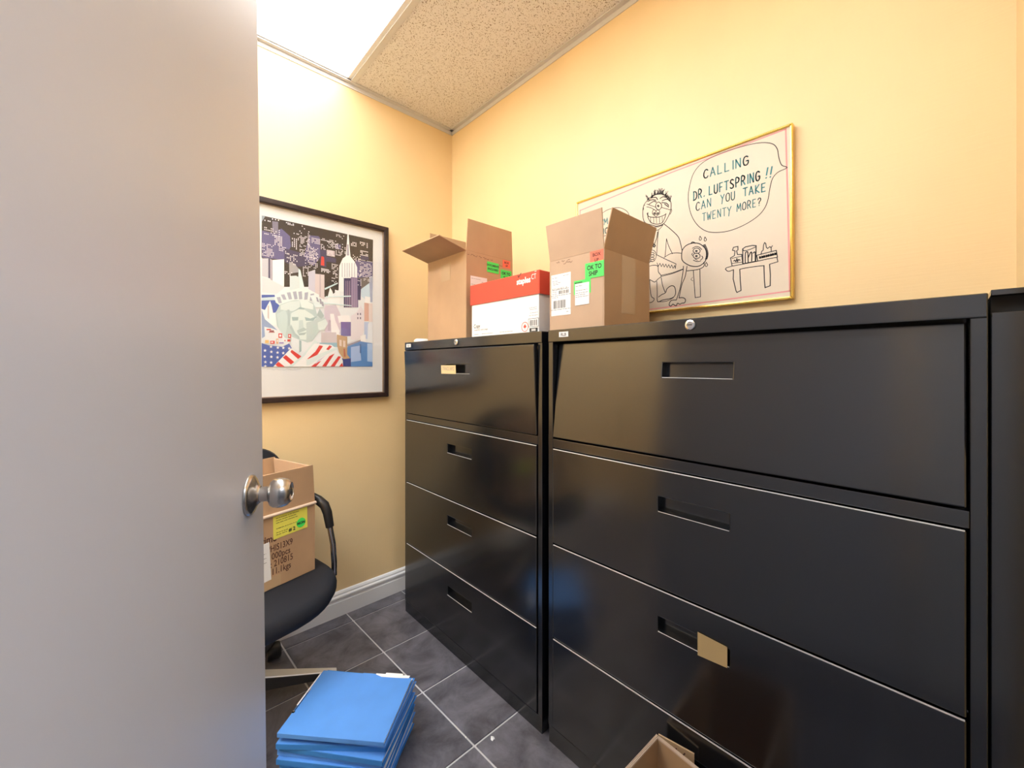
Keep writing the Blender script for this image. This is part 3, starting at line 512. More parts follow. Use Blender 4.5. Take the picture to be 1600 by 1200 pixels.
ART=[((.8,.84,.88),[(.3999,1.8698),(.8963,1.8702),(.8903,1.2152),(.3985,1.216)]),
((.032,.028,.03),[(.3999,1.8698),(.8963,1.8702),(.8943,1.6464),(.8303,1.6187),(.7117,1.5848),(.5943,1.587),(.4861,1.5725),(.3985,1.689)]),
((.3,.36,.42),[(.4005,1.8696),(.4133,1.871),(.4005,1.8439)]),
((.13,.12,.28),[(.3999,1.8053),(.4392,1.8032),(.4757,1.8303),(.5098,1.8038),(.5132,1.7586),(.4858,1.6924),(.4005,1.6881)]),
((.22,.21,.3),[(.4392,1.8553),(.4623,1.8572),(.4623,1.8046),(.4408,1.7998)]),
((.13,.12,.28),[(.5917,1.8258),(.6327,1.8309),(.6327,1.7188),(.6064,1.6943),(.5626,1.7062)]),
((.06,.055,.13),[(.4858,1.7455),(.5626,1.7374),(.5917,1.6878),(.5483,1.6726),(.5063,1.677),(.4875,1.6851)]),
((.13,.12,.28),[(.5947,1.826),(.6371,1.8267),(.6388,1.734),(.6092,1.6869),(.5898,1.6974)]),
((.06,.055,.13),[(.6388,1.7691),(.6656,1.7709),(.6656,1.6894),(.6388,1.6919)]),
((.06,.055,.13),[(.6656,1.7426),(.7104,1.7401),(.7104,1.7185),(.6656,1.7178)]),
((.13,.12,.28),[(.7069,1.8077),(.7333,1.8132),(.7333,1.7878),(.7069,1.7862)]),
((.62,.55,.6),[(.6673,1.7748),(.7051,1.7751),(.7051,1.7463),(.6673,1.7464)]),
((.72,.06,.05),[(.6438,1.7385),(.6555,1.7371),(.6572,1.6951),(.6405,1.6957)]),
((.13,.12,.28),[(.8043,1.7498),(.8926,1.7542),(.8926,1.6776),(.8117,1.6617)]),
((.06,.055,.13),[(.8306,1.777),(.873,1.7774),(.873,1.7621),(.8306,1.7545)]),
((.2,.18,.17),[(.8117,1.6617),(.8769,1.6714),(.8769,1.641),(.8306,1.6045),(.8155,1.61)]),
((.6,.6,.66),[(.4005,1.6844),(.4245,1.6888),(.4245,1.6036),(.4005,1.6074)]),
((.06,.055,.13),[(.4245,1.6888),(.4327,1.6903),(.4327,1.6011),(.4245,1.6036)]),
((.9,.9,.92),[(.4408,1.6843),(.4858,1.6962),(.4858,1.5749),(.4408,1.5725)]),
((.45,.43,.5),[(.431,1.6881),(.4408,1.6843),(.4408,1.5725),(.431,1.586)]),
((.032,.028,.03),[(.4858,1.6848),(.5098,1.6776),(.5063,1.6235),(.5063,1.5777),(.4858,1.5749)]),
((.75,.75,.78),[(.4005,1.6037),(.4262,1.6002),(.4892,1.5716),(.4557,1.5371),(.4005,1.5377)]),
((.4,.4,.43),[(.5063,1.6885),(.5272,1.6844),(.5555,1.6505),(.5063,1.635)]),
((.6,.6,.72),[(.5866,1.6555),(.6157,1.6706),(.6174,1.563),(.5866,1.5591)]),
((.68,.6,.62),[(.6157,1.6515),(.6572,1.6527),(.6572,1.5361),(.6157,1.5488)]),
((.5,.42,.46),[(.6355,1.6528),(.6405,1.6529),(.6405,1.5448),(.6355,1.5477)]),
((.032,.028,.03),[(.6572,1.6492),(.7244,1.6486),(.7244,1.5907),(.6861,1.5572),(.6572,1.5467)]),
((.9,.9,.92),[(.7656,1.8712),(.7711,1.8725),(.7747,1.8217),(.7802,1.7639),(.8005,1.7417),(.8136,1.7142),(.8136,1.5874),(.7227,1.5833),(.7262,1.7068),(.7422,1.7459),(.7566,1.7595),(.762,1.8191)]),
((.42,.42,.5),[(.7386,1.7234),(.7418,1.724),(.7418,1.6549),(.7386,1.6544)]),
((.42,.42,.5),[(.7511,1.7256),(.7544,1.7262),(.7544,1.6568),(.7511,1.6563)]),
((.42,.42,.5),[(.762,1.7275),(.7652,1.7281),(.7652,1.6584),(.762,1.6579)]),
((.42,.42,.5),[(.7729,1.7294),(.7762,1.73),(.7762,1.66),(.7729,1.6595)]),
((.42,.42,.5),[(.7857,1.7317),(.789,1.7322),(.789,1.662),(.7857,1.6615)]),
((.42,.42,.5),[(.7987,1.7339),(.802,1.7345),(.802,1.6639),(.7987,1.6634)]),
((.35,.35,.45),[(.7638,1.8195),(.7711,1.821),(.774,1.7664),(.762,1.7642)]),
((.06,.055,.13),[(.7476,1.6503),(.782,1.6554),(.782,1.5097),(.7476,1.5062)]),
((.25,.2,.34),[(.782,1.6609),(.8155,1.6622),(.8192,1.5133),(.782,1.5097)]),
((.45,.34,.48),[(.7566,1.6388),(.7598,1.6393),(.7598,1.5075),(.7566,1.5071)]),
((.45,.34,.48),[(.7656,1.6401),(.7689,1.6406),(.7689,1.5084),(.7656,1.508)]),
((.45,.34,.48),[(.7747,1.6414),(.778,1.6419),(.778,1.5093),(.7747,1.5089)]),
((.48,.38,.52),[(.7876,1.6544),(.7905,1.6548),(.7905,1.5105),(.7876,1.5102)]),
((.48,.38,.52),[(.7968,1.6557),(.7998,1.6562),(.7998,1.5114),(.7968,1.5111)]),
((.48,.38,.52),[(.8061,1.6571),(.8091,1.6576),(.8091,1.5123),(.8061,1.512)]),
((.06,.055,.13),[(.8155,1.6585),(.8344,1.6576),(.8306,1.552),(.8174,1.5505)]),
((.62,.75,.85),[(.8344,1.6087),(.8769,1.6448),(.8808,1.5423),(.8344,1.5712)]),
((.42,.47,.62),[(.8749,1.6787),(.8938,1.6816),(.8926,1.5474),(.8808,1.5461)]),
((.9,.9,.92),[(.8536,1.5734),(.8808,1.5728),(.8808,1.5194),(.8536,1.5167)]),
((.7,.45,.38),[(.8497,1.541),(.873,1.5397),(.873,1.4484),(.8497,1.4466)]),
((.8,.7,.68),[(.873,1.5397),(.8926,1.5418),(.8926,1.4461),(.873,1.4446)]),
((.9,.9,.92),[(.6724,1.5521),(.6827,1.596),(.693,1.5795),(.7051,1.538),(.7051,1.502),(.6724,1.4988)]),
((.9,.9,.92),[(.7051,1.5883),(.728,1.584),(.728,1.5043),(.7051,1.502)]),
((.66,.6,.7),[(.6555,1.506),(.7104,1.5152),(.7315,1.4703),(.7315,1.376),(.6589,1.3721)]),
((.9,.9,.92),[(.6827,1.4696),(.6999,1.4711),(.7069,1.4394),(.728,1.3903),(.7244,1.3684),(.6895,1.3666),(.6861,1.4235)]),
((.5,.45,.55),[(.6758,1.4406),(.6861,1.4378),(.6861,1.3878),(.6724,1.387)]),
((.9,.9,.92),[(.7174,1.4619),(.7747,1.4704),(.782,1.4378),(.7244,1.4299)]),
((.2,.17,.42),[(.7333,1.4342),(.782,1.4378),(.782,1.3677),(.7333,1.3652)]),
((.78,.74,.8),[(.782,1.4673),(.8117,1.4885),(.8306,1.5239),(.8478,1.4993),(.8478,1.3974),(.8306,1.3514),(.782,1.3493)]),
((.2,.18,.25),[(.8136,1.4849),(.8196,1.4855),(.8196,1.475),(.8136,1.4745)]),
((.2,.18,.25),[(.8268,1.4861),(.8329,1.4866),(.8329,1.4761),(.8268,1.4756)]),
((.2,.18,.25),[(.8136,1.4644),(.8196,1.4649),(.8196,1.4544),(.8136,1.454)]),
((.2,.18,.25),[(.8268,1.4655),(.8329,1.466),(.8329,1.4555),(.8268,1.455)]),
((.5,.6,.82),[(.8497,1.4429),(.873,1.4427),(.873,1.3533),(.8497,1.3598)]),
((.82,.86,.92),[(.8691,1.4367),(.8926,1.4422),(.8926,1.3388),(.8652,1.3378)]),
((.9,.9,.92),[(.8306,1.3702),(.8574,1.3791),(.8574,1.3375),(.8306,1.3364)]),
((.62,.55,.58),[(.6421,1.3782),(.7104,1.3821),(.7174,1.332),(.6421,1.329)]),
((.12,.28,.62),[(.7674,1.3192),(.8268,1.3438),(.8926,1.335),(.8926,1.2163),(.7458,1.2165),(.7529,1.2822)]),
((.4,.53,.82),[(.782,1.3124),(.8268,1.3213),(.8344,1.2464),(.782,1.2386)]),
((.45,.6,.85),[(.8652,1.334),(.8926,1.3331),(.8926,1.2393),(.8652,1.2429)]),
((.08,.17,.4),[(.8268,1.3288),(.8336,1.329),(.8336,1.284),(.8268,1.2838)]),
((.06,.08,.28),[(.7386,1.2565),(.782,1.257),(.782,1.2164),(.7422,1.2165)]),
((.3,.5,.62),[(.6125,1.3279),(.7174,1.332),(.7209,1.3104),(.6125,1.314)]),
((.55,.36,.2),[(.7139,1.3715),(.7638,1.3631),(.7638,1.2751),(.7784,1.257),(.7458,1.2529),(.7244,1.2852),(.7156,1.3175)]),
((.75,.62,.55),[(.7262,1.3468),(.7368,1.3454),(.7368,1.3146),(.7262,1.3178)]),
((.75,.62,.55),[(.744,1.3439),(.7547,1.3426),(.7547,1.3115),(.744,1.313)]),
((.5,.16,.1),[(.7458,1.3039),(.7529,1.3041),(.7566,1.264),(.7476,1.2639)]),
((.35,.32,.4),[(.7638,1.3228),(.8306,1.3514),(.8306,1.3439),(.7638,1.3147)]),
((.7,.68,.75),[(.7638,1.3301),(.8192,1.3546),(.8192,1.3509),(.7638,1.3246)]),
((.07,.13,.46),[(.3987,1.5265),(.4482,1.5325),(.4497,1.5228),(.3987,1.5136)]),
((.07,.13,.46),[(.3987,1.5015),(.4488,1.509),(.4686,1.4855),(.4511,1.4542),(.4113,1.4474),(.3987,1.4655)]),
((.62,.75,.8),[(.3987,1.5136),(.4497,1.5235),(.4488,1.5096),(.3987,1.5015)]),
((.9,.9,.92),[(.3987,1.4655),(.4113,1.4619),(.4225,1.4873),(.4302,1.5043),(.4362,1.4854),(.4425,1.4502),(.454,1.4545),(.4598,1.3959),(.431,1.4005),(.4113,1.4216)]),
((.3,.4,.62),[(.3987,1.4623),(.4113,1.4216),(.4453,1.3917),(.4598,1.3762),(.431,1.3777),(.4085,1.3892),(.4225,1.3383),(.4001,1.3373)]),
((.62,.55,.55),[(.4211,1.4806),(.4268,1.4845),(.4268,1.4229),(.4211,1.4289)]),
((.8,.84,.88),[(.3987,1.3372),(.4113,1.3475),(.4085,1.3892),(.4367,1.3846),(.4686,1.3734),(.5133,1.3526),(.5102,1.319),(.4774,1.3045),(.4029,1.3214)]),
((.52,.65,.66),[(.4686,1.4921),(.4952,1.5082),(.5377,1.5196),(.5817,1.5211),(.6107,1.5104),(.6271,1.4492),(.6238,1.407),(.6107,1.3575),(.5817,1.3285),(.5377,1.3335),(.4892,1.3447),(.4569,1.3957),(.4511,1.451)]),
((.6,.73,.74),[(.4569,1.4482),(.4892,1.471),(.5012,1.4387),(.4952,1.3783),(.4892,1.3514),(.4656,1.3798)]),
((.72,.82,.82),[(.4715,1.4891),(.5102,1.5098),(.5501,1.5176),(.5501,1.4836),(.5193,1.4671),(.4715,1.4693)]),
((.78,.87,.87),[(.5501,1.5176),(.5817,1.5193),(.6074,1.5065),(.6074,1.4823),(.5564,1.4876)]),
((.74,.84,.83),[(.5133,1.4565),(.5439,1.4796),(.569,1.4786),(.6042,1.4577),(.6238,1.4384),(.6107,1.3714),(.5881,1.3391),(.5533,1.341),(.5254,1.3599),(.5087,1.3925)]),
((.36,.5,.53),[(.5193,1.4621),(.5501,1.4887),(.569,1.4854),(.569,1.4786),(.5439,1.4779)]),
((.36,.5,.53),[(.5163,1.44),(.5439,1.4423),(.5424,1.4269),(.5193,1.4234)]),
((.36,.5,.53),[(.5706,1.4445),(.5945,1.4396),(.6238,1.4524),(.6074,1.4302),(.5753,1.4277)]),
((.48,.6,.6),[(.5377,1.3809),(.5658,1.3962),(.5817,1.387),(.5627,1.3773),(.5408,1.3675)]),
((.42,.54,.55),[(.5424,1.3676),(.5785,1.3747),(.569,1.3622),(.547,1.3594)]),
((.6,.72,.72),[(.547,1.4273),(.5627,1.4302),(.5658,1.3962),(.5439,1.3846)]),
((.36,.5,.53),[(.5753,1.4106),(.5881,1.4132),(.5817,1.4041)]),
((.46,.58,.6),[(.5072,1.3924),(.5254,1.3583),(.5501,1.3391),(.547,1.3543),(.5316,1.367),(.5133,1.4062)]),
((.46,.58,.6),[(.4982,1.4718),(.5072,1.4727),(.5102,1.3993),(.5012,1.3987)]),
((.8,.84,.88),[(.5133,1.3526),(.5501,1.3374),(.5817,1.3285),(.6009,1.3466),(.6205,1.344),(.5564,1.2628),(.547,1.2796),(.5163,1.299)]),
((.36,.5,.53),[(.547,1.3373),(.5564,1.3343),(.5564,1.2866),(.547,1.2796)]),
((.78,.87,.88),[(.4474,1.5211),(.4824,1.5593),(.5132,1.5729),(.5844,1.5764),(.6327,1.5547),(.6327,1.5307),(.5917,1.5182),(.5237,1.5185),(.4656,1.4894),(.4523,1.4993)]),
((.42,.45,.55),[(.4557,1.5221),(.4696,1.526),(.4766,1.4996),(.464,1.4968)]),
((.42,.45,.55),[(.4723,1.5354),(.4865,1.5393),(.4953,1.5168),(.4824,1.5139)]),
((.42,.45,.55),[(.496,1.5477),(.5105,1.5518),(.5177,1.5213),(.5046,1.5183)]),
((.42,.45,.55),[(.5202,1.5546),(.5349,1.5587),(.5405,1.5239),(.5272,1.5208)]),
((.42,.45,.55),[(.543,1.5575),(.558,1.5617),(.56,1.5261),(.5466,1.523)]),
((.42,.45,.55),[(.5698,1.5569),(.5851,1.5612),(.5817,1.5266),(.568,1.5235)]),
((.42,.45,.55),[(.5954,1.5542),(.6109,1.5584),(.6056,1.5253),(.5917,1.5222)]),
((.78,.88,.9),[(.5931,1.5461),(.619,1.5527),(.6522,1.5285),(.6589,1.4975),(.6157,1.4932)]),
((.35,.36,.45),[(.619,1.5423),(.6262,1.5414),(.6338,1.5195),(.6233,1.5218)]),
((.35,.36,.45),[(.6338,1.537),(.6411,1.5361),(.6471,1.5104),(.6365,1.5128)]),
((.35,.36,.45),[(.6438,1.5241),(.6512,1.5231),(.6555,1.5006),(.6448,1.5031)]),
((.7,.85,.88),[(.5448,1.6643),(.5519,1.6577),(.568,1.5821),(.5519,1.5722),(.5412,1.5785)]),
((.68,.78,.8),[(.5081,1.6238),(.5342,1.6297),(.5483,1.6222),(.5483,1.5756),(.5081,1.5588)]),
((.62,.8,.85),[(.6572,1.5891),(.7174,1.6241),(.7191,1.6189),(.6589,1.5805)]),
((.68,.84,.88),[(.6623,1.5509),(.782,1.5687),(.782,1.5628),(.6623,1.5452)]),
((.68,.84,.88),[(.6555,1.5219),(.7857,1.5201),(.7857,1.5164),(.6555,1.5149)]),
((.55,.66,.67),[(.5771,1.4191),(.6092,1.4319),(.6421,1.4625),(.6623,1.443),(.6289,1.3774),(.6027,1.3344),(.5771,1.3265)]),
((.72,.82,.82),[(.6256,1.4227),(.6623,1.443),(.6724,1.4225),(.6555,1.386),(.6289,1.3914)]),
((.42,.53,.55),[(.6223,1.4573),(.6355,1.49),(.6555,1.4566),(.6421,1.4414)]),
((.07,.13,.46),[(.3987,1.318),(.4254,1.3093),(.4774,1.3045),(.5057,1.3205),(.5163,1.299),(.4425,1.2159),(.3987,1.216)]),
((.9,.9,.92),[(.5133,1.299),(.5564,1.2628),(.5193,1.2185),(.4892,1.2159),(.4425,1.2159)]),
((.72,.06,.05),[(.5163,1.2923),(.5564,1.2628),(.5439,1.249),(.5102,1.2821)]),
((.72,.06,.05),[(.4922,1.2684),(.53,1.2337),(.5163,1.2219),(.4803,1.2566)]),
((.72,.06,.05),[(.4627,1.2383),(.4878,1.2159),(.4598,1.2159),(.4511,1.2251)]),
((.72,.83,.84),[(.6139,1.3402),(.6304,1.3304),(.5377,1.2158),(.5012,1.2158),(.5564,1.2628)]),
((.9,.9,.92),[(.5627,1.2595),(.6337,1.3306),(.6327,1.2156),(.5193,1.2158)]),
((.72,.06,.05),[(.5753,1.2459),(.6327,1.313),(.6327,1.285)]),
((.72,.06,.05),[(.5977,1.2157),(.6327,1.2377),(.6327,1.2156)]),
((.9,.9,.92),[(.5771,1.2784),(.6125,1.3244),(.6895,1.3202),(.7104,1.3029),(.7422,1.2456),(.744,1.2165),(.5771,1.2167)]),
((.72,.06,.05),[(.5803,1.251),(.6157,1.2862),(.6338,1.3164),(.6505,1.3135),(.6256,1.2725),(.5963,1.2512)]),
((.72,.06,.05),[(.6639,1.298),(.6793,1.318),(.6913,1.3131),(.6758,1.2948)]),
((.75,.85,.86),[(.5771,1.2476),(.6421,1.2798),(.7069,1.3082),(.7139,1.2994),(.6522,1.266),(.5963,1.227),(.5771,1.2201)]),
((.72,.06,.05),[(.5979,1.2167),(.619,1.2341),(.6421,1.243),(.619,1.2166)]),
((.72,.06,.05),[(.6455,1.2166),(.6793,1.2664),(.7034,1.2794),(.6639,1.2166)]),
((.72,.06,.05),[(.6844,1.2166),(.7209,1.2671),(.7333,1.2637),(.7034,1.2165)]),
((.72,.06,.05),[(.7244,1.2165),(.7386,1.2347),(.7447,1.2165)]),
((.7,.68,.8),[(.6256,1.2446),(.6623,1.2697),(.6388,1.2447),(.6157,1.2271)]),
((.72,.06,.05),[(.4169,1.3801),(.4339,1.3811),(.4339,1.3759),(.4169,1.3749)]),
((.3,.08,.1),[(.4282,1.3743),(.4453,1.3753),(.4453,1.3688),(.4282,1.3678)]),
((.72,.06,.05),[(.4627,1.3632),(.4774,1.364),(.4774,1.3442),(.4627,1.3435)]),
((.72,.06,.05),[(.5012,1.362),(.5133,1.3626),(.5133,1.3459),(.5012,1.3453)]),
((.9,.55,.2),[(.4113,1.3314),(.4254,1.332),(.4254,1.319),(.4113,1.3185)]),
((.72,.06,.05),[(.431,1.329),(.4482,1.3297),(.4482,1.3166),(.431,1.316)]),
((.8,.5,.3),[(.454,1.3398),(.4627,1.3402),(.4627,1.3172),(.454,1.3169)]),
((.3,.2,.6),[(.4656,1.3239),(.4833,1.3246),(.4833,1.3193),(.4656,1.3186)]),
((.72,.06,.05),[(.4982,1.3385),(.5102,1.339),(.5102,1.329),(.4982,1.3285)]),
((.72,.06,.05),[(.4863,1.3347),(.491,1.3349),(.491,1.3302),(.4863,1.33)]),
((.5,.2,.2),[(.4254,1.3676),(.4482,1.369),(.4482,1.3657),(.4254,1.3644)]),
((.9,.9,.92),[(.4662,1.3585),(.4739,1.3589),(.4739,1.349),(.4662,1.3486)]),
((.9,.9,.92),[(.5042,1.3582),(.5096,1.3584),(.5096,1.3504),(.5042,1.3501)]),
((.9,.9,.92),[(.4339,1.3252),(.4425,1.3256),(.4425,1.321),(.4339,1.3207)]),
((.9,.9,.92),[(.4569,1.335),(.461,1.3352),(.461,1.3253),(.4569,1.3252)])]
WINS=[(0.4085,1.8481,0.4129,1.8532),
(0.4213,1.8483,0.4258,1.8535),
(0.4278,1.8484,0.4323,1.8536),
(0.4376,1.8609,0.4421,1.866),
(0.449,1.8611,0.4537,1.8663),
(0.4606,1.8613,0.4653,1.8666),
(0.4926,1.8585,0.4971,1.8628),
(0.4995,1.8586,0.5039,1.8629),
(0.4995,1.8533,0.5039,1.8576),
(0.5063,1.8588,0.5108,1.863),
(0.5063,1.8534,0.5108,1.8577),
(0.5132,1.8535,0.5178,1.8578),
(0.5202,1.859,0.5247,1.8633),
(0.5202,1.8537,0.5247,1.858),
(0.4085,1.8173,0.412,1.822),
(0.4085,1.8084,0.412,1.8131),
(0.4085,1.7907,0.412,1.7955),
(0.4146,1.8173,0.4181,1.822),
(0.4146,1.8084,0.4181,1.8132),
(0.4146,1.7907,0.4181,1.7955),
(0.4207,1.8084,0.4242,1.8132),
(0.4207,1.7907,0.4242,1.7954),
(0.4268,1.8084,0.4304,1.8132),
(0.433,1.8174,0.4366,1.8221),
(0.433,1.8084,0.4366,1.8132),
(0.433,1.7995,0.4366,1.8043),
(0.4392,1.8174,0.4428,1.8222),
(0.4392,1.8085,0.4428,1.8132),
(0.4392,1.7906,0.4428,1.7953),
(0.4454,1.7995,0.449,1.8043),
(0.4454,1.7905,0.449,1.7953),
(0.4517,1.8085,0.4553,1.8132),
(0.4517,1.7905,0.4553,1.7953),
(0.4643,1.8175,0.468,1.8223),
(0.4643,1.8085,0.468,1.8133),
(0.4643,1.7994,0.468,1.8043),
(0.4643,1.7904,0.468,1.7952),
(0.4474,1.7903,0.452,1.7938),
(0.4474,1.784,0.452,1.7875),
(0.4474,1.7713,0.452,1.7748),
(0.4474,1.7649,0.452,1.7684),
(0.4474,1.7585,0.452,1.7621),
(0.4474,1.7522,0.452,1.7557),
(0.4537,1.7903,0.4583,1.7938),
(0.4537,1.7839,0.4583,1.7874),
(0.4537,1.7776,0.4583,1.7811),
(0.4537,1.7712,0.4583,1.7747),
(0.4537,1.7648,0.4583,1.7683),
(0.46,1.7903,0.4646,1.7937),
(0.46,1.7839,0.4646,1.7874),
(0.46,1.7775,0.4646,1.781),
(0.46,1.7711,0.4646,1.7746),
(0.46,1.7583,0.4646,1.7618),
(0.46,1.7519,0.4646,1.7555),
(0.4663,1.7902,0.471,1.7937),
(0.4663,1.7838,0.471,1.7873),
(0.4663,1.7774,0.471,1.7809),
(0.4663,1.771,0.471,1.7745),
(0.4663,1.7646,0.471,1.7681),
(0.4663,1.7582,0.471,1.7617),
(0.4663,1.7518,0.471,1.7553),
(0.4727,1.7902,0.4774,1.7937),
(0.4727,1.7838,0.4774,1.7873),
(0.4727,1.7773,0.4774,1.7809),
(0.4727,1.7709,0.4774,1.7744),
(0.4727,1.7645,0.4774,1.768),
(0.4727,1.7581,0.4774,1.7616),
(0.4727,1.7516,0.4774,1.7552),
(0.4005,1.7467,0.404,1.7504),
(0.4005,1.7405,0.404,1.7442),
(0.4005,1.7342,0.404,1.7379),
(0.4005,1.7218,0.404,1.7255),
(0.4005,1.703,0.404,1.7068),
(0.4005,1.6968,0.404,1.7005),
(0.4062,1.7466,0.4097,1.7503),
(0.4062,1.7403,0.4097,1.744),
(0.4062,1.7341,0.4097,1.7378),
(0.4062,1.7216,0.4097,1.7253),
(0.4062,1.709,0.4097,1.7128),
(0.4062,1.6965,0.4097,1.7003),
(0.412,1.7402,0.4155,1.7439),
(0.412,1.7151,0.4155,1.7188),
(0.412,1.7088,0.4155,1.7126),
(0.412,1.6963,0.4155,1.7),
(0.4178,1.7463,0.4213,1.75),
(0.4178,1.74,0.4213,1.7437),
(0.4178,1.7337,0.4213,1.7375),
(0.4178,1.7275,0.4213,1.7312),
(0.4178,1.7212,0.4213,1.7249),
(0.4178,1.7149,0.4213,1.7186),
(0.4178,1.7086,0.4213,1.7124),
(0.4178,1.7023,0.4213,1.7061),
(0.4178,1.696,0.4213,1.6998),
(0.4236,1.7462,0.4271,1.7499),
(0.4236,1.7273,0.4271,1.731),
(0.4236,1.721,0.4271,1.7247),
(0.4236,1.7147,0.4271,1.7184),
(0.4236,1.7084,0.4271,1.7121),
(0.4236,1.7021,0.4271,1.7059),
(0.4236,1.6958,0.4271,1.6996),
(0.4294,1.746,0.433,1.7498),
(0.4294,1.7271,0.433,1.7308),
(0.4294,1.7208,0.433,1.7245),
(0.4294,1.7145,0.433,1.7182),
(0.4294,1.7082,0.433,1.7119),
(0.4294,1.7018,0.433,1.7056),
(0.4353,1.7396,0.4389,1.7433),
(0.4353,1.7269,0.4389,1.7307),
(0.4353,1.7206,0.4389,1.7244),
(0.4353,1.7143,0.4389,1.718),
(0.4353,1.7016,0.4389,1.7054),
(0.4353,1.6953,0.4389,1.6991),
(0.4412,1.7458,0.4448,1.7495),
(0.4412,1.714,0.4448,1.7178),
(0.4412,1.7077,0.4448,1.7115),
(0.4412,1.7014,0.4448,1.7052),
(0.5167,1.7911,0.5202,1.7977),
(0.5167,1.7742,0.5202,1.7808),
(0.5167,1.7658,0.5202,1.7724),
(0.5167,1.7573,0.5202,1.7639),
(0.5251,1.7911,0.5286,1.7977),
(0.5251,1.7826,0.5286,1.7892),
(0.5251,1.7741,0.5286,1.7807),
(0.5251,1.7657,0.5286,1.7723),
(0.5251,1.7572,0.5286,1.7638),
(0.5335,1.791,0.537,1.7976),
(0.5335,1.7825,0.537,1.7891),
(0.5335,1.774,0.537,1.7806),
(0.5335,1.7655,0.537,1.7721),
(0.5335,1.757,0.537,1.7637),
(0.5335,1.7485,0.537,1.7552),
(0.465,1.7452,0.4686,1.7493),
(0.465,1.7377,0.4686,1.7418),
(0.465,1.7301,0.4686,1.7343),
(0.471,1.7375,0.4747,1.7417),
(0.471,1.73,0.4747,1.7341),
(0.477,1.7449,0.4808,1.7491),
(0.477,1.7373,0.4808,1.7415),
(0.477,1.7298,0.4808,1.734),
(0.4831,1.7448,0.4868,1.7489),
(0.4831,1.7372,0.4868,1.7414),
(0.4892,1.7446,0.493,1.7488),
(0.4892,1.7294,0.493,1.7336),
(0.4892,1.7218,0.493,1.726),
(0.4954,1.7216,0.4991,1.7259),
(0.5015,1.7214,0.5053,1.7257),
(0.5237,1.8174,0.5275,1.8223),
(0.5356,1.8174,0.5395,1.8223),
(0.5416,1.8174,0.5455,1.8224),
(0.5476,1.833,0.5515,1.8379),
(0.5537,1.8253,0.5576,1.8302),
(0.5412,1.7992,0.5451,1.8034),
(0.5412,1.7926,0.5451,1.7968),
(0.5469,1.8058,0.5508,1.81),
(0.5526,1.8124,0.5565,1.8166),
(0.5526,1.8058,0.5565,1.81),
(0.5526,1.7992,0.5565,1.8034),
(0.5526,1.7926,0.5565,1.7968),
(0.5526,1.7859,0.5565,1.7902),
(0.5526,1.7793,0.5565,1.7836),
(0.5583,1.8058,0.5623,1.81),
(0.5583,1.7992,0.5623,1.8034),
(0.5583,1.7925,0.5623,1.7968),
(0.5583,1.7859,0.5623,1.7901),
(0.5583,1.7793,0.5623,1.7835),
(0.5641,1.8058,0.568,1.81),
(0.5641,1.7991,0.568,1.8034),
(0.5641,1.7925,0.568,1.7967),
(0.5641,1.7859,0.568,1.7901),
(0.5698,1.8124,0.5738,1.8167),
(0.5698,1.8058,0.5738,1.81),
(0.5756,1.8125,0.5796,1.8167),
(0.5756,1.7924,0.5796,1.7967),
(0.5814,1.7991,0.5855,1.8033),
(0.5814,1.7924,0.5855,1.7967),
(0.5814,1.7857,0.5855,1.79),
(0.5814,1.779,0.5855,1.7833),
(0.5873,1.8058,0.5913,1.81),
(0.5873,1.779,0.5913,1.7833),
(0.5483,1.7697,0.5523,1.7735),
(0.5483,1.763,0.5523,1.7669),
(0.5483,1.7498,0.5523,1.7537),
(0.5483,1.7432,0.5523,1.7471),
(0.5483,1.73,0.5523,1.7339),
(0.5483,1.7234,0.5523,1.7273),
(0.554,1.763,0.558,1.7668),
(0.554,1.7497,0.558,1.7536),
(0.554,1.7365,0.558,1.7404),
(0.554,1.7298,0.558,1.7338),
(0.554,1.7232,0.558,1.7272),
(0.5598,1.7496,0.5637,1.7535),
(0.5598,1.743,0.5637,1.7469),
(0.5598,1.7363,0.5637,1.7402),
(0.5598,1.7297,0.5637,1.7336),
(0.5655,1.7694,0.5695,1.7733),
(0.5655,1.7495,0.5695,1.7534),
(0.5655,1.7362,0.5695,1.7401),
(0.5655,1.7295,0.5695,1.7335),
(0.5655,1.7229,0.5695,1.7268),
(0.5713,1.7693,0.5753,1.7732),
(0.5713,1.756,0.5753,1.7599),
(0.5713,1.736,0.5753,1.74),
(0.5713,1.7227,0.5753,1.7266),
(0.5771,1.7492,0.5811,1.7531),
(0.5771,1.7292,0.5811,1.7331),
(0.5771,1.7225,0.5811,1.7265),
(0.5829,1.7692,0.5869,1.7731),
(0.5829,1.7625,0.5869,1.7664),
(0.5829,1.7558,0.5869,1.7597),
(0.5829,1.7491,0.5869,1.753),
(0.5829,1.7357,0.5869,1.7397),
(0.5829,1.7223,0.5869,1.7263),
(0.5888,1.7691,0.5928,1.773),
(0.5888,1.749,0.5928,1.7529),
(0.5888,1.7423,0.5928,1.7462),
(0.5888,1.7356,0.5928,1.7395),
(0.5888,1.7289,0.5928,1.7328),
(0.5888,1.7221,0.5928,1.7261),
(0.5946,1.769,0.5987,1.7729),
(0.5946,1.7623,0.5987,1.7662),
(0.5946,1.7287,0.5987,1.7327),
(0.5946,1.722,0.5987,1.726),
(0.6005,1.7622,0.6046,1.7661),
(0.6005,1.7487,0.6046,1.7527),
(0.6005,1.7352,0.6046,1.7392),
(0.6005,1.7218,0.6046,1.7258),
(0.6064,1.7688,0.6105,1.7728),
(0.6064,1.7553,0.6105,1.7593),
(0.6064,1.7418,0.6105,1.7458),
(0.6064,1.7351,0.6105,1.7391),
(0.6064,1.7283,0.6105,1.7323),
(0.6064,1.7216,0.6105,1.7256),
(0.6124,1.762,0.6165,1.766),
(0.6124,1.7552,0.6165,1.7592),
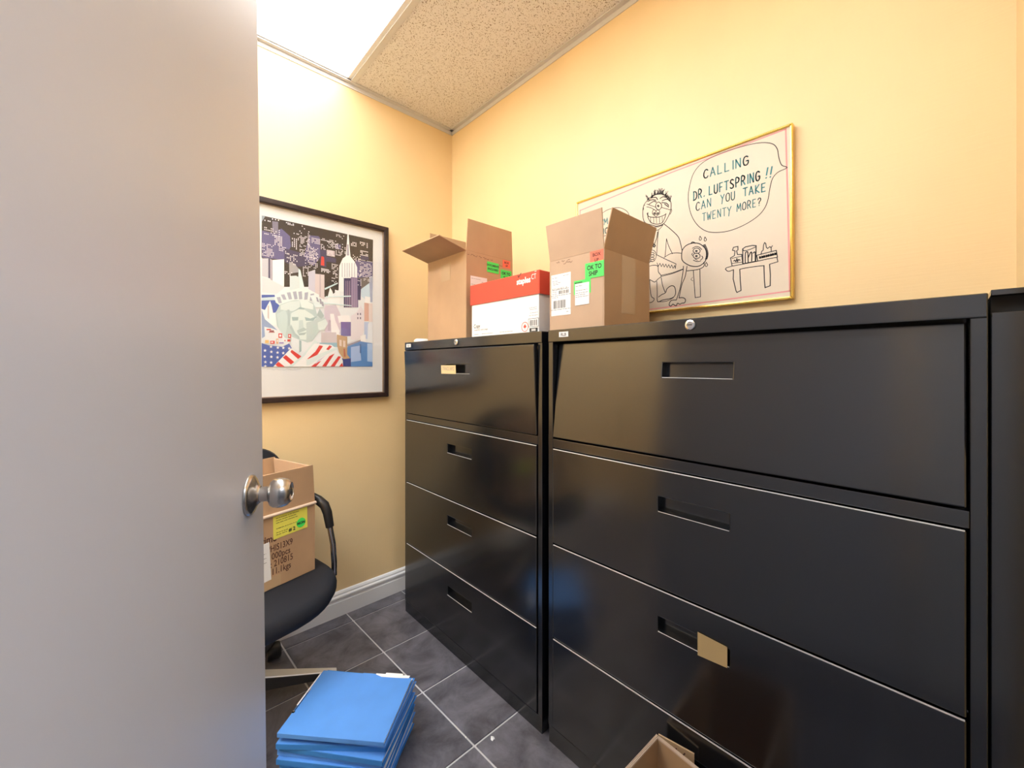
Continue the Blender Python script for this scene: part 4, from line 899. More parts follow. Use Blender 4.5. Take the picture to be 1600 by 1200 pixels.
(0.6124,1.7417,0.6165,1.7457),
(0.6124,1.7214,0.6165,1.7254),
(0.6184,1.7619,0.6225,1.7659),
(0.6184,1.7483,0.6225,1.7523),
(0.6184,1.7416,0.6225,1.7456),
(0.6184,1.7348,0.6225,1.7388),
(0.6184,1.7212,0.6225,1.7253),
(0.6244,1.7686,0.6285,1.7726),
(0.6244,1.7414,0.6285,1.7454),
(0.6244,1.7278,0.6285,1.7319),
(0.496,1.7192,0.4995,1.7247),
(0.496,1.7025,0.4995,1.7079),
(0.496,1.6857,0.4995,1.6912),
(0.5026,1.719,0.506,1.7245),
(0.5026,1.7022,0.506,1.7077),
(0.5091,1.7104,0.5126,1.7159),
(0.5091,1.702,0.5126,1.7075),
(0.5091,1.6935,0.5126,1.699),
(0.5157,1.7101,0.5191,1.7156),
(0.5157,1.6848,0.5191,1.6903),
(0.5223,1.7184,0.5258,1.7239),
(0.5223,1.7099,0.5258,1.7154),
(0.5223,1.7014,0.5258,1.707),
(0.5223,1.693,0.5258,1.6985),
(0.5223,1.676,0.5258,1.6816),
(0.5289,1.7182,0.5324,1.7237),
(0.5289,1.7012,0.5324,1.7067),
(0.5289,1.6757,0.5324,1.6813),
(0.5356,1.7179,0.5391,1.7235),
(0.5356,1.6924,0.5391,1.698),
(0.5716,1.7054,0.5756,1.7094),
(0.5716,1.6913,0.5756,1.6953),
(0.5716,1.6772,0.5756,1.6812),
(0.5778,1.7193,0.5818,1.7233),
(0.5778,1.7123,0.5818,1.7163),
(0.584,1.705,0.588,1.709),
(0.584,1.6979,0.588,1.7019),
(0.584,1.6766,0.588,1.6807),
(0.5902,1.7189,0.5943,1.7229),
(0.5902,1.7118,0.5943,1.7158),
(0.5902,1.6976,0.5943,1.7016),
(0.5902,1.6905,0.5943,1.6946),
(0.5902,1.6763,0.5943,1.6804),
(0.5965,1.7187,0.6005,1.7227),
(0.5965,1.7116,0.6005,1.7156),
(0.5965,1.6974,0.6005,1.7014),
(0.5965,1.6903,0.6005,1.6943),
(0.5965,1.6831,0.6005,1.6872),
(0.6027,1.7114,0.6068,1.7154),
(0.6027,1.6971,0.6068,1.7012),
(0.6027,1.69,0.6068,1.694),
(0.609,1.7183,0.6131,1.7224),
(0.609,1.7112,0.6131,1.7152),
(0.609,1.704,0.6131,1.7081),
(0.609,1.6969,0.6131,1.7009),
(0.609,1.6754,0.6131,1.6795),
(0.6154,1.6966,0.6195,1.7007),
(0.6154,1.6894,0.6195,1.6935),
(0.6154,1.6823,0.6195,1.6864),
(0.6154,1.6751,0.6195,1.6792),
(0.6217,1.7107,0.6259,1.7148),
(0.6217,1.6964,0.6259,1.7004),
(0.6217,1.6892,0.6259,1.6933),
(0.6217,1.682,0.6259,1.6861),
(0.5626,1.6702,0.5666,1.675),
(0.5626,1.6624,0.5666,1.6672),
(0.5626,1.6546,0.5666,1.6594),
(0.5626,1.6468,0.5666,1.6516),
(0.5626,1.639,0.5666,1.6438),
(0.5626,1.6311,0.5666,1.636),
(0.5691,1.6699,0.5731,1.6747),
(0.5691,1.6307,0.5731,1.6356),
(0.5756,1.6696,0.5796,1.6744),
(0.5756,1.646,0.5796,1.6509),
(0.5822,1.6692,0.5862,1.6741),
(0.5822,1.6613,0.5862,1.6662),
(0.5822,1.6535,0.5862,1.6583),
(0.5822,1.6456,0.5862,1.6505),
(0.5822,1.6377,0.5862,1.6426),
(0.4875,1.6384,0.4916,1.6434),
(0.4875,1.6311,0.4916,1.6362),
(0.494,1.6379,0.4981,1.643),
(0.5005,1.6303,0.5046,1.6354),
(0.507,1.6298,0.5112,1.6349),
(0.507,1.6226,0.5112,1.6277),
(0.5136,1.6367,0.5178,1.6418),
(0.5573,1.8581,0.5616,1.863),
(0.5666,1.8481,0.5709,1.853),
(0.5855,1.8382,0.5899,1.8431),
(0.5995,1.8133,0.6044,1.8167),
(0.5995,1.8063,0.6044,1.8098),
(0.5995,1.7994,0.6044,1.8029),
(0.5995,1.7925,0.6044,1.796),
(0.606,1.8133,0.6108,1.8167),
(0.606,1.8063,0.6108,1.8098),
(0.606,1.7994,0.6108,1.8029),
(0.6125,1.8133,0.6174,1.8168),
(0.6125,1.7994,0.6174,1.8029),
(0.6125,1.7924,0.6174,1.7959),
(0.619,1.8133,0.6239,1.8168),
(0.619,1.8063,0.6239,1.8098),
(0.619,1.7993,0.6239,1.8028),
(0.619,1.7924,0.6239,1.7959),
(0.6256,1.8133,0.6305,1.8168),
(0.6256,1.8063,0.6305,1.8098),
(0.6256,1.7993,0.6305,1.8028),
(0.6256,1.7923,0.6305,1.7958),
(0.6322,1.8133,0.6371,1.8168),
(0.6322,1.8063,0.6371,1.8098),
(0.6322,1.7993,0.6371,1.8028),
(0.6322,1.7923,0.6371,1.7958),
(0.6405,1.814,0.6451,1.8176),
(0.6468,1.8203,0.6515,1.8239),
(0.6468,1.814,0.6515,1.8176),
(0.6532,1.8204,0.6579,1.824),
(0.6532,1.814,0.6579,1.8176),
(0.6596,1.814,0.6643,1.8176),
(0.666,1.8141,0.6707,1.8177),
(0.6724,1.8141,0.6772,1.8177),
(0.6789,1.8205,0.6837,1.8241),
(0.6789,1.8141,0.6837,1.8177),
(0.6854,1.8205,0.6902,1.8241),
(0.6854,1.8141,0.6902,1.8177),
(0.692,1.8206,0.6968,1.8242),
(0.692,1.8141,0.6968,1.8178),
(0.7051,1.8206,0.71,1.8243),
(0.669,1.8104,0.6731,1.8141),
(0.669,1.7922,0.6731,1.796),
(0.6748,1.8104,0.6789,1.8141),
(0.6748,1.8043,0.6789,1.8081),
(0.6748,1.7862,0.6789,1.79),
(0.6806,1.8104,0.6847,1.8141),
(0.6806,1.7983,0.6847,1.802),
(0.6806,1.7861,0.6847,1.7899),
(0.6865,1.8043,0.6906,1.8081),
(0.6865,1.7982,0.6906,1.802),
(0.6865,1.7922,0.6906,1.796),
(0.6923,1.8104,0.6965,1.8142),
(0.6923,1.8043,0.6965,1.8081),
(0.6923,1.7982,0.6965,1.802),
(0.6923,1.7921,0.6965,1.7959),
(0.6923,1.786,0.6965,1.7899),
(0.6982,1.8104,0.7024,1.8142),
(0.6982,1.8043,0.7024,1.8081),
(0.6982,1.7921,0.7024,1.7959),
(0.7041,1.8043,0.7083,1.8081),
(0.7041,1.7982,0.7083,1.802),
(0.7041,1.7921,0.7083,1.7959),
(0.71,1.8043,0.7142,1.8081),
(0.716,1.8104,0.7202,1.8142),
(0.716,1.792,0.7202,1.7958),
(0.6405,1.7917,0.6445,1.7958),
(0.6405,1.785,0.6445,1.7891),
(0.6405,1.7783,0.6445,1.7824),
(0.6405,1.7717,0.6445,1.7758),
(0.6461,1.7917,0.6501,1.7958),
(0.6461,1.7783,0.6501,1.7824),
(0.6518,1.7849,0.6559,1.789),
(0.6518,1.7782,0.6559,1.7823),
(0.6518,1.7715,0.6559,1.7757),
(0.6575,1.7714,0.6616,1.7756),
(0.7086,1.8075,0.7128,1.8117),
(0.7086,1.7938,0.7128,1.798),
(0.7086,1.787,0.7128,1.7912),
(0.7146,1.8075,0.7188,1.8117),
(0.7146,1.8007,0.7188,1.8049),
(0.7146,1.7938,0.7188,1.798),
(0.7146,1.787,0.7188,1.7912),
(0.7205,1.7869,0.7248,1.7911),
(0.7265,1.8006,0.7308,1.8049),
(0.7326,1.7868,0.7368,1.7911),
(0.7104,1.8534,0.7149,1.8571),
(0.7104,1.8465,0.7149,1.8502),
(0.717,1.8535,0.7216,1.8572),
(0.7237,1.8536,0.7283,1.8573),
(0.7237,1.8467,0.7283,1.8504),
(0.7304,1.8468,0.7351,1.8505),
(0.7372,1.84,0.7418,1.8437),
(0.744,1.8539,0.7486,1.8576),
(0.7386,1.8119,0.7429,1.8161),
(0.7386,1.7981,0.7429,1.8023),
(0.7386,1.7842,0.7429,1.7885),
(0.7386,1.7773,0.7429,1.7816),
(0.7508,1.798,0.7551,1.8023),
(0.7508,1.7911,0.7551,1.7953),
(0.7508,1.7772,0.7551,1.7815),
(0.7508,1.7703,0.7551,1.7745),
(0.782,1.8234,0.7865,1.8288),
(0.782,1.816,0.7865,1.8214),
(0.7894,1.8309,0.7938,1.8362),
(0.7894,1.8235,0.7938,1.8289),
(0.7894,1.8161,0.7938,1.8215),
(0.7968,1.8309,0.8013,1.8363),
(0.7968,1.8161,0.8013,1.8215),
(0.8043,1.831,0.8087,1.8364),
(0.8043,1.8236,0.8087,1.829),
(0.8043,1.8161,0.8087,1.8215),
(0.8268,1.841,0.8317,1.8456),
(0.8268,1.8343,0.8317,1.8389),
(0.8336,1.8411,0.8386,1.8457),
(0.8336,1.8276,0.8386,1.8322),
(0.8405,1.8412,0.8455,1.8458),
(0.8405,1.8344,0.8455,1.839),
(0.8405,1.8276,0.8455,1.8322),
(0.8474,1.8413,0.8524,1.8459),
(0.8474,1.8345,0.8524,1.8391),
(0.8613,1.8414,0.8663,1.8461),
(0.8613,1.8346,0.8663,1.8392),
(0.8613,1.8278,0.8663,1.8324),
(0.8613,1.8209,0.8663,1.8256),
(0.8287,1.7982,0.8336,1.8029),
(0.8287,1.7915,0.8336,1.7962),
(0.8287,1.778,0.8336,1.7827),
(0.8355,1.7982,0.8405,1.8029),
(0.8355,1.7915,0.8405,1.7961),
(0.8355,1.7847,0.8405,1.7894),
(0.8355,1.7779,0.8405,1.7826),
(0.8424,1.7982,0.8474,1.8029),
(0.8424,1.7778,0.8474,1.7826),
(0.8493,1.7982,0.8543,1.8029),
(0.8493,1.7778,0.8543,1.7825),
(0.8563,1.7982,0.8613,1.8029),
(0.8563,1.7845,0.8613,1.7893),
(0.8563,1.7777,0.8613,1.7824),
(0.8632,1.7981,0.8683,1.8029),
(0.8632,1.7845,0.8683,1.7892),
(0.8632,1.7776,0.8683,1.7824),
(0.7913,1.769,0.7957,1.7733),
(0.7913,1.7564,0.7957,1.7608),
(0.7979,1.7626,0.8024,1.767),
(0.7979,1.75,0.8024,1.7544),
(0.8046,1.7562,0.8091,1.7606),
(0.8046,1.7498,0.8091,1.7542),
(0.8046,1.7435,0.8091,1.7479),
(0.8114,1.7624,0.8159,1.7668),
(0.8181,1.7559,0.8226,1.7603),
(0.8181,1.7496,0.8226,1.754),
(0.8181,1.7432,0.8226,1.7476),
(0.8249,1.7686,0.8295,1.773),
(0.8249,1.7558,0.8295,1.7602),
(0.8249,1.7431,0.8295,1.7475),
(0.8268,1.7318,0.8314,1.7359),
(0.8268,1.7183,0.8314,1.7224),
(0.8268,1.7115,0.8314,1.7156),
(0.8268,1.7048,0.8314,1.7089),
(0.8268,1.698,0.8314,1.7021),
(0.8268,1.6913,0.8314,1.6954),
(0.8268,1.6777,0.8314,1.6819),
(0.8268,1.671,0.8314,1.6752),
(0.8336,1.7384,0.8382,1.7425),
(0.8336,1.7181,0.8382,1.7222),
(0.8336,1.7113,0.8382,1.7154),
(0.8336,1.7045,0.8382,1.7087),
(0.8336,1.6842,0.8382,1.6884),
(0.8336,1.6774,0.8382,1.6816),
(0.8405,1.7382,0.8451,1.7423),
(0.8405,1.7179,0.8451,1.722),
(0.8405,1.7111,0.8451,1.7152),
(0.8405,1.6907,0.8451,1.6949),
(0.8405,1.6839,0.8451,1.6881),
(0.8405,1.6771,0.8451,1.6813),
(0.8405,1.6704,0.8451,1.6746),
(0.8474,1.7312,0.852,1.7354),
(0.8474,1.7244,0.852,1.7286),
(0.8474,1.7108,0.852,1.715),
(0.8474,1.704,0.852,1.7082),
(0.8474,1.6972,0.852,1.7014),
(0.8474,1.6904,0.852,1.6946),
(0.8474,1.6836,0.852,1.6878),
(0.8474,1.67,0.852,1.6743),
(0.8543,1.7311,0.859,1.7352),
(0.8543,1.7243,0.859,1.7284),
(0.8543,1.7106,0.859,1.7148),
(0.8543,1.697,0.859,1.7012),
(0.8543,1.6902,0.859,1.6944),
(0.8543,1.6765,0.859,1.6808),
(0.8543,1.6697,0.859,1.674),
(0.8613,1.7377,0.8659,1.7419),
(0.8613,1.7309,0.8659,1.735),
(0.8613,1.7241,0.8659,1.7282),
(0.8613,1.7172,0.8659,1.7214),
(0.8613,1.7104,0.8659,1.7146),
(0.8613,1.7036,0.8659,1.7077),
(0.8613,1.6967,0.8659,1.7009),
(0.8613,1.6899,0.8659,1.6941),
(0.8613,1.6762,0.8659,1.6805),
(0.8613,1.6694,0.8659,1.6736),
(0.8683,1.7376,0.873,1.7417),
(0.8683,1.717,0.873,1.7212),
(0.8683,1.7102,0.873,1.7144),
(0.8683,1.6965,0.873,1.7007),
(0.8683,1.6896,0.873,1.6938),
(0.8683,1.6828,0.873,1.687),
(0.8683,1.6759,0.873,1.6802),
(0.8753,1.7374,0.88,1.7415),
(0.8753,1.7305,0.88,1.7347),
(0.8753,1.7168,0.88,1.721),
(0.8753,1.7031,0.88,1.7073),
(0.8753,1.6962,0.88,1.7004),
(0.8753,1.6894,0.88,1.6936),
(0.8753,1.6825,0.88,1.6867),
(0.8753,1.6688,0.88,1.673),
(0.8824,1.7304,0.8871,1.7345),
(0.8824,1.7235,0.8871,1.7277),
(0.8824,1.7166,0.8871,1.7208),
(0.8824,1.7097,0.8871,1.7139),
(0.8824,1.7028,0.8871,1.7071),
(0.8824,1.6891,0.8871,1.6933),
(0.8824,1.6753,0.8871,1.6796),
(0.6421,1.6774,0.6465,1.682),
(0.6421,1.6711,0.6465,1.6756),
(0.6421,1.6647,0.6465,1.6693),
(0.6481,1.6771,0.6525,1.6817),
(0.6481,1.6708,0.6525,1.6754),
(0.6542,1.6768,0.6585,1.6814),
(0.6542,1.6705,0.6585,1.6751),
(0.6542,1.6641,0.6585,1.6687),
(0.6602,1.6766,0.6646,1.6812),
(0.6602,1.6702,0.6646,1.6748),
(0.6663,1.6763,0.6707,1.6809),
(0.6663,1.6699,0.6707,1.6745),
(0.6663,1.6635,0.6707,1.6681),
(0.6724,1.676,0.6769,1.6806),
(0.6724,1.6696,0.6769,1.6742),
(0.6724,1.6632,0.6769,1.6678),
(0.6786,1.6693,0.683,1.6739),
(0.6895,1.707,0.6937,1.7113),
(0.6895,1.6998,0.6937,1.7041),
(0.6895,1.6927,0.6937,1.697),
(0.6895,1.6855,0.6937,1.6898),
(0.6958,1.7068,0.6999,1.7111),
(0.6958,1.6924,0.6999,1.6967),
(0.6958,1.6853,0.6999,1.6896),
(0.6958,1.6709,0.6999,1.6753),
(0.6958,1.6637,0.6999,1.6681),
(0.702,1.7065,0.7062,1.7109),
(0.702,1.6994,0.7062,1.7037),
(0.702,1.6922,0.7062,1.6965),
(0.702,1.6778,0.7062,1.6822),
(0.702,1.6706,0.7062,1.675),
(0.702,1.6634,0.7062,1.6678),
(0.7083,1.7063,0.7125,1.7106),
(0.7083,1.6991,0.7125,1.7035),
(0.7083,1.6775,0.7125,1.6819),
(0.7083,1.6631,0.7125,1.6675),
(0.7146,1.7061,0.7188,1.7104),
(0.7146,1.6917,0.7188,1.696),
(0.7146,1.6844,0.7188,1.6888),
(0.6724,1.762,0.6765,1.7658),
(0.6724,1.7556,0.6765,1.7594),
(0.6786,1.7683,0.6827,1.7721),
(0.6786,1.7619,0.6827,1.7657),
(0.6847,1.7682,0.6889,1.7721),
(0.6847,1.7618,0.6889,1.7657),
(0.6847,1.7554,0.6889,1.7592),
(0.6909,1.7682,0.6951,1.772),
(0.6909,1.7617,0.6951,1.7656),
(0.6909,1.7553,0.6951,1.7591),
(0.6909,1.7488,0.6951,1.7527),
(0.6971,1.7487,0.7013,1.7526),
(0.5834,1.8302,0.5873,1.8338),
(0.5834,1.8233,0.5873,1.827),
(0.5834,1.8165,0.5873,1.8201),
(0.5834,1.8096,0.5873,1.8132),
(0.5834,1.8027,0.5873,1.8063),
(0.5834,1.7958,0.5873,1.7995),
(0.5834,1.782,0.5873,1.7857),
(0.5834,1.7751,0.5873,1.7788),
(0.5834,1.7682,0.5873,1.7719),
(0.5886,1.8234,0.5924,1.827),
(0.5886,1.8165,0.5924,1.8201),
(0.5886,1.8027,0.5924,1.8063),
(0.5886,1.7958,0.5924,1.7994),
(0.5886,1.7889,0.5924,1.7926),
(0.5886,1.7751,0.5924,1.7788),
(0.5931,1.7505,0.5969,1.7539),
(0.5931,1.7439,0.5969,1.7473),
(0.5931,1.7374,0.5969,1.7408),
(0.5931,1.7308,0.5969,1.7342),
(0.5989,1.7635,0.6027,1.7669),
(0.5989,1.7504,0.6027,1.7538),
(0.5989,1.7438,0.6027,1.7472),
(0.5989,1.7372,0.6027,1.7406),
(0.5989,1.7306,0.6027,1.7341),
(0.5989,1.724,0.6027,1.7275),
(0.6047,1.7634,0.6086,1.7668),
(0.6047,1.7568,0.6086,1.7602),
(0.6047,1.7502,0.6086,1.7537),
(0.6047,1.7305,0.6086,1.7339),
(0.6047,1.7173,0.6086,1.7207),
(0.6105,1.7501,0.6144,1.7535),
(0.6105,1.7237,0.6144,1.7271),
(0.6105,1.7171,0.6144,1.7205),
(0.6164,1.7368,0.6203,1.7402),
(0.6164,1.7235,0.6203,1.727),
(0.6223,1.7432,0.6262,1.7467),
(0.6223,1.73,0.6262,1.7334),
(0.6223,1.7167,0.6262,1.7202),
(0.7086,1.7759,0.7132,1.7793),
(0.7086,1.7694,0.7132,1.7729),
(0.7086,1.7629,0.7132,1.7664),
(0.7086,1.7564,0.7132,1.7599),
(0.7149,1.7563,0.7195,1.7598),
(0.7212,1.7758,0.7258,1.7792),
(0.7212,1.7692,0.7258,1.7727),
(0.7212,1.7562,0.7258,1.7597),
(0.7276,1.7692,0.7322,1.7726),
(0.7276,1.7626,0.7322,1.7661),
(0.7276,1.7561,0.7322,1.7596),
(0.734,1.7756,0.7386,1.7791),
(0.734,1.7691,0.7386,1.7726),
(0.734,1.7625,0.7386,1.766),
(0.8192,1.7534,0.8245,1.7562),
(0.8264,1.7533,0.8317,1.7561),
(0.8336,1.7532,0.839,1.756),
(0.8409,1.753,0.8462,1.7558),
(0.8482,1.7529,0.8536,1.7557),
(0.8628,1.7526,0.8683,1.7555),
(0.8702,1.7525,0.8757,1.7553),
(0.8776,1.7524,0.8831,1.7552),
(0.8851,1.7522,0.8906,1.7551),
(0.8155,1.6812,0.82,1.6854),
(0.8155,1.6741,0.82,1.6783),
(0.8155,1.6457,0.82,1.6499),
(0.8155,1.6244,0.82,1.6287),
(0.8223,1.6952,0.8268,1.6993),
(0.8223,1.6738,0.8268,1.678),
(0.8223,1.6667,0.8268,1.6709),
(0.8223,1.6454,0.8268,1.6496),
(0.8291,1.6949,0.8336,1.6991),
(0.8291,1.6807,0.8336,1.6848),
(0.8291,1.6735,0.8336,1.6777),
(0.8291,1.6521,0.8336,1.6563),
(0.8291,1.645,0.8336,1.6492),
(0.8291,1.6378,0.8336,1.6421),
(0.8291,1.6307,0.8336,1.635),
(0.8291,1.6236,0.8336,1.6278),
(0.6895,1.64,0.6933,1.6445),
(0.6895,1.6264,0.6933,1.6309),
(0.6954,1.6601,0.6992,1.6645),
(0.6954,1.6397,0.6992,1.6441),
(0.6954,1.6261,0.6992,1.6305),
(0.7013,1.6393,0.7051,1.6438),
(0.7013,1.6189,0.7051,1.6233),
(0.7072,1.6595,0.7111,1.6639),
(0.7072,1.6527,0.7111,1.6571),
(0.7072,1.6458,0.7111,1.6503),
(0.7072,1.6253,0.7111,1.6298),
(0.7132,1.6592,0.717,1.6636),
(0.7132,1.6455,0.717,1.65),
(0.7132,1.6181,0.717,1.6226),
(0.8459,1.6593,0.8512,1.663),
(0.8459,1.6525,0.8512,1.6562),
(0.8528,1.6589,0.8582,1.6627),
(0.8667,1.6582,0.8722,1.662),
(0.8667,1.6514,0.8722,1.6552),
(0.8737,1.6579,0.8792,1.6617),
(0.8737,1.651,0.8792,1.6548)]
STARS=[[(.4113,1.294),(.4129,1.2889),(.4177,1.2888),(.4139,1.2853),(.4152,1.2801),(.4113,1.283),(.4073,1.2799),(.4086,1.2852),(.4049,1.2885),(.4096,1.2888)],
[(.4339,1.3116),(.4356,1.3064),(.4404,1.3064),(.4366,1.3028),(.4379,1.2976),(.4339,1.3005),(.4299,1.2973),(.4312,1.3027),(.4274,1.3059),(.4322,1.3063)],
[(.4604,1.3079),(.4621,1.3027),(.4671,1.3027),(.4632,1.2991),(.4645,1.2938),(.4604,1.2967),(.4563,1.2935),(.4576,1.2989),(.4538,1.3022),(.4587,1.3026)],
[(.4821,1.308),(.4839,1.3028),(.4889,1.3027),(.4849,1.2991),(.4863,1.2937),(.4821,1.2967),(.478,1.2935),(.4793,1.2989),(.4754,1.3023),(.4804,1.3026)],
[(.5057,1.3061),(.5075,1.3008),(.5126,1.3008),(.5086,1.2971),(.51,1.2917),(.5057,1.2947),(.5015,1.2915),(.5029,1.2969),(.4989,1.3003),(.5039,1.3007)],
[(.4353,1.2888),(.437,1.2837),(.4418,1.2836),(.438,1.2801),(.4394,1.2748),(.4353,1.2778),(.4313,1.2746),(.4326,1.28),(.4288,1.2833),(.4336,1.2836)],
[(.4592,1.2862),(.4609,1.281),(.4659,1.2809),(.462,1.2774),(.4633,1.272),(.4592,1.275),(.4551,1.2718),(.4565,1.2772),(.4526,1.2806),(.4575,1.2809)],
[(.4818,1.2844),(.4836,1.2792),(.4886,1.2791),(.4846,1.2755),(.486,1.2701),(.4818,1.2732),(.4777,1.27),(.479,1.2754),(.4751,1.2788),(.4801,1.2791)],
[(.4099,1.2675),(.4115,1.2624),(.4163,1.2623),(.4125,1.2588),(.4138,1.2536),(.4099,1.2566),(.4059,1.2535),(.4072,1.2588),(.4035,1.2621),(.4082,1.2624)],
[(.4353,1.267),(.437,1.2619),(.4418,1.2617),(.438,1.2583),(.4394,1.253),(.4353,1.256),(.4313,1.2529),(.4326,1.2582),(.4288,1.2615),(.4336,1.2618)],
[(.4592,1.2648),(.4609,1.2596),(.4659,1.2595),(.462,1.256),(.4633,1.2506),(.4592,1.2537),(.4551,1.2505),(.4565,1.2559),(.4526,1.2593),(.4575,1.2596)],
[(.4127,1.244),(.4143,1.2389),(.4191,1.2387),(.4153,1.2353),(.4166,1.2301),(.4127,1.2331),(.4087,1.23),(.41,1.2353),(.4063,1.2386),(.411,1.2389)],
[(.4345,1.242),(.4361,1.2368),(.441,1.2366),(.4372,1.2332),(.4385,1.2279),(.4345,1.2309),(.4304,1.2278),(.4317,1.2331),(.428,1.2365),(.4328,1.2368)],
[(.4127,1.2257),(.4143,1.2205),(.4191,1.2203),(.4153,1.2169),(.4166,1.2116),(.4127,1.2147),(.4087,1.2117),(.41,1.2169),(.4063,1.2203),(.411,1.2205)]]
# ------------------------------------------------------------ the room
XR, YB, XL, YF, ZC = 1.392, 2.033, -1.20, -0.105, 2.63     # right wall, back wall, left wall, front wall, ceiling
HY = -1.75                                               # far end of the hall behind the doorway
def wall(name, a): return struct(MB().box(*a).build(name, M_wall))
wall('wall_right', (XR, XR+.1, YF-.1, YB+.1, 0, 2.75))
wall('wall_back', (XL-.1, XR, YB, YB+.1, 0, 2.75))
wall('wall_left', (XL-.1, XL, YF, YB, 0, 2.75))
# front wall with the doorway the photograph is taken through
f = MB(); f.box(.72, XR, YF-.1, YF, 0, 2.75); f.box(-.29, .72, YF-.1, YF, 2.08, 2.75); f.box(XL, -.29, YF-.1, .095, 0, 2.75)
struct(f.build('wall_front', M_wall))
M_hwall = mat('hall_wall_paint', (0.27, 0.29, 0.34), 0.6, noise=(3, 0.03, 3))
def hwall(name, a): return struct(MB().box(*a).build(name, M_hwall))
hwall('wall_hall_left', (XL-.1, XL, HY, YF-.1, 0, 2.75)); hwall('wall_hall_right', (XR, XR+.1, HY, YF-.1, 0, 2.75)); hwall('wall_hall_far', (XL-.1, XR+.1, HY-.1, HY, 0, 2.75))
# door casing, seen only from the side
c = MB(); c.box(.66, .72, YF-.1, YF+.012, 0, 2.08); c.box(-.29, .72, YF-.1, YF+.012, 2.02, 2.08); c.box(-.29, -.262, YF-.1, YF+.19, 0, 2.02)
struct(c.build('trim_1', M_white, bevel=.003))

# floor: grout bed and single tiles
fl = struct(MB().box(XL-.1, XR+.1, HY-.1, YB+.1, -.05, -.004).build('floor', M_grout))
fl['label'] = 'grey slate-look tiled floor with pale grout lines'
T, GR = 0.302, 0.0075
tilt = R(-2.0)
du = Vector((math.cos(tilt), math.sin(tilt))); dv = Vector((-math.sin(tilt), math.cos(tilt)))
du2 = Vector((1.0, -0.012)).normalized()
org = Vector((0.7740, 1.640))
def clip(poly, ax, lim, keep_less):
    out = []
    for i in range(len(poly)):
        a, b = poly[i], poly[(i+1) % len(poly)]
        ia = (a[ax] <= lim) if keep_less else (a[ax] >= lim); ib = (b[ax] <= lim) if keep_less else (b[ax] >= lim)
        if ia: out.append(a)
        if ia != ib:
            t = (lim-a[ax])/(b[ax]-a[ax]); out.append((a[0]+(b[0]-a[0])*t, a[1]+(b[1]-a[1])*t))
    return out
full_me = None
dvy = Vector((-0.036, 1.0)).normalized()*-1
TX = 0.294
for i in range(-8, 4):
    for j in range(-3, 13):
        o0 = org + du2*(TX*i) + (-dvy)*(-T*j)
        h = GR/2
        q = [o0 + du2*h + dvy*h, o0 + du2*(TX-h) + dvy*h, o0 + du2*(TX-h) + dvy*(T-h), o0 + du2*h + dvy*(T-h)]
        q = [(p.x, p.y) for p in q]
        inside = all(XL+.002 < p[0] < XR-.002 and HY+.002 < p[1] < YB-.002 for p in q)
        if inside:
            if full_me is None:
                ctr = org
                m = MB(); loc = [(p[0]-o0.x, p[1]-o0.y) for p in q]
                m.prism(list(reversed(loc)), -.010, 0.0)
                t = m.build('tile', M_ftile, fl, world=False, bevel=.0012); full_me = t.data; t.location = (o0.x, o0.y, 0)
            else:
                t = bpy.data.objects.new('tile', full_me); COL.objects.link(t); t.parent = fl; t.location = (o0.x, o0.y, 0)
                b = t.modifiers.new('bevel', 'BEVEL'); b.width = .0012; b.segments = 2
        else:
            for ax, lim, less in ((0, XL+.001, 0), (0, XR-.001, 1), (1, HY+.001, 0), (1, YB-.001, 1)):
                q = clip(q, ax, lim, less) if q else q
            if len(q) >= 3: MB().prism(list(reversed(q)), -.010, 0.0).build('tile', M_ftile, fl)

# ceiling: slab, lay-in tiles, grid
ce = struct(MB().box(XL-.1, XR+.1, HY-.1, YB+.1, 2.70, 2.76).build('ceiling', M_tbar))
ce['label'] = 'suspended ceiling of speckled tiles in a pale metal grid'
gx = [XL, -1.01, -.41, .19, .79, XR]; gy = [YB, .813, -.407, -1.627, HY]
LIGHTS = {(3, 0), (3, 2), (3, 1), (1, 0), (1, 1)}
for i in range(5):
    for j in range(4):
        if (i, j) in LIGHTS: continue
        x0, x1, y1, y0 = gx[i], gx[i+1], gy[j], gy[j+1]
        if x1-x0 < .05 or y1-y0 < .05: continue
        MB().box(x0+.008, x1-.008, y0+.008, y1-.008, ZC, ZC+.016).build('ceiling_tile', M_ctile, ce)
for x in gx[1:-1]: MB().box(x-.012, x+.012, HY, YB, ZC-.004, ZC+.002).build('grid_bar', M_tbar, ce)
for y in gy[1:-1]: MB().box(XL, XR, y-.012, y+.012, ZC-.0045, ZC+.002).build('grid_bar', M_tbar, ce)
# wall angle: an L moulding with a shadow line under the tiles
for a in ((XL, XR, YB-.024, YB, ZC-.006, ZC-.001), (XR-.024, XR, YF, YB, ZC-.006, ZC-.001)):
    MB().box(*a).build('wall_angle', M_tbar, ce)
for a in ((XL, XR, YB-.004, YB, ZC-.026, ZC-.006), (XR-.004, XR, YF, YB, ZC-.026, ZC-.006)):
    MB().box(*a).build('wall_angle_lip', M_tbar, ce)

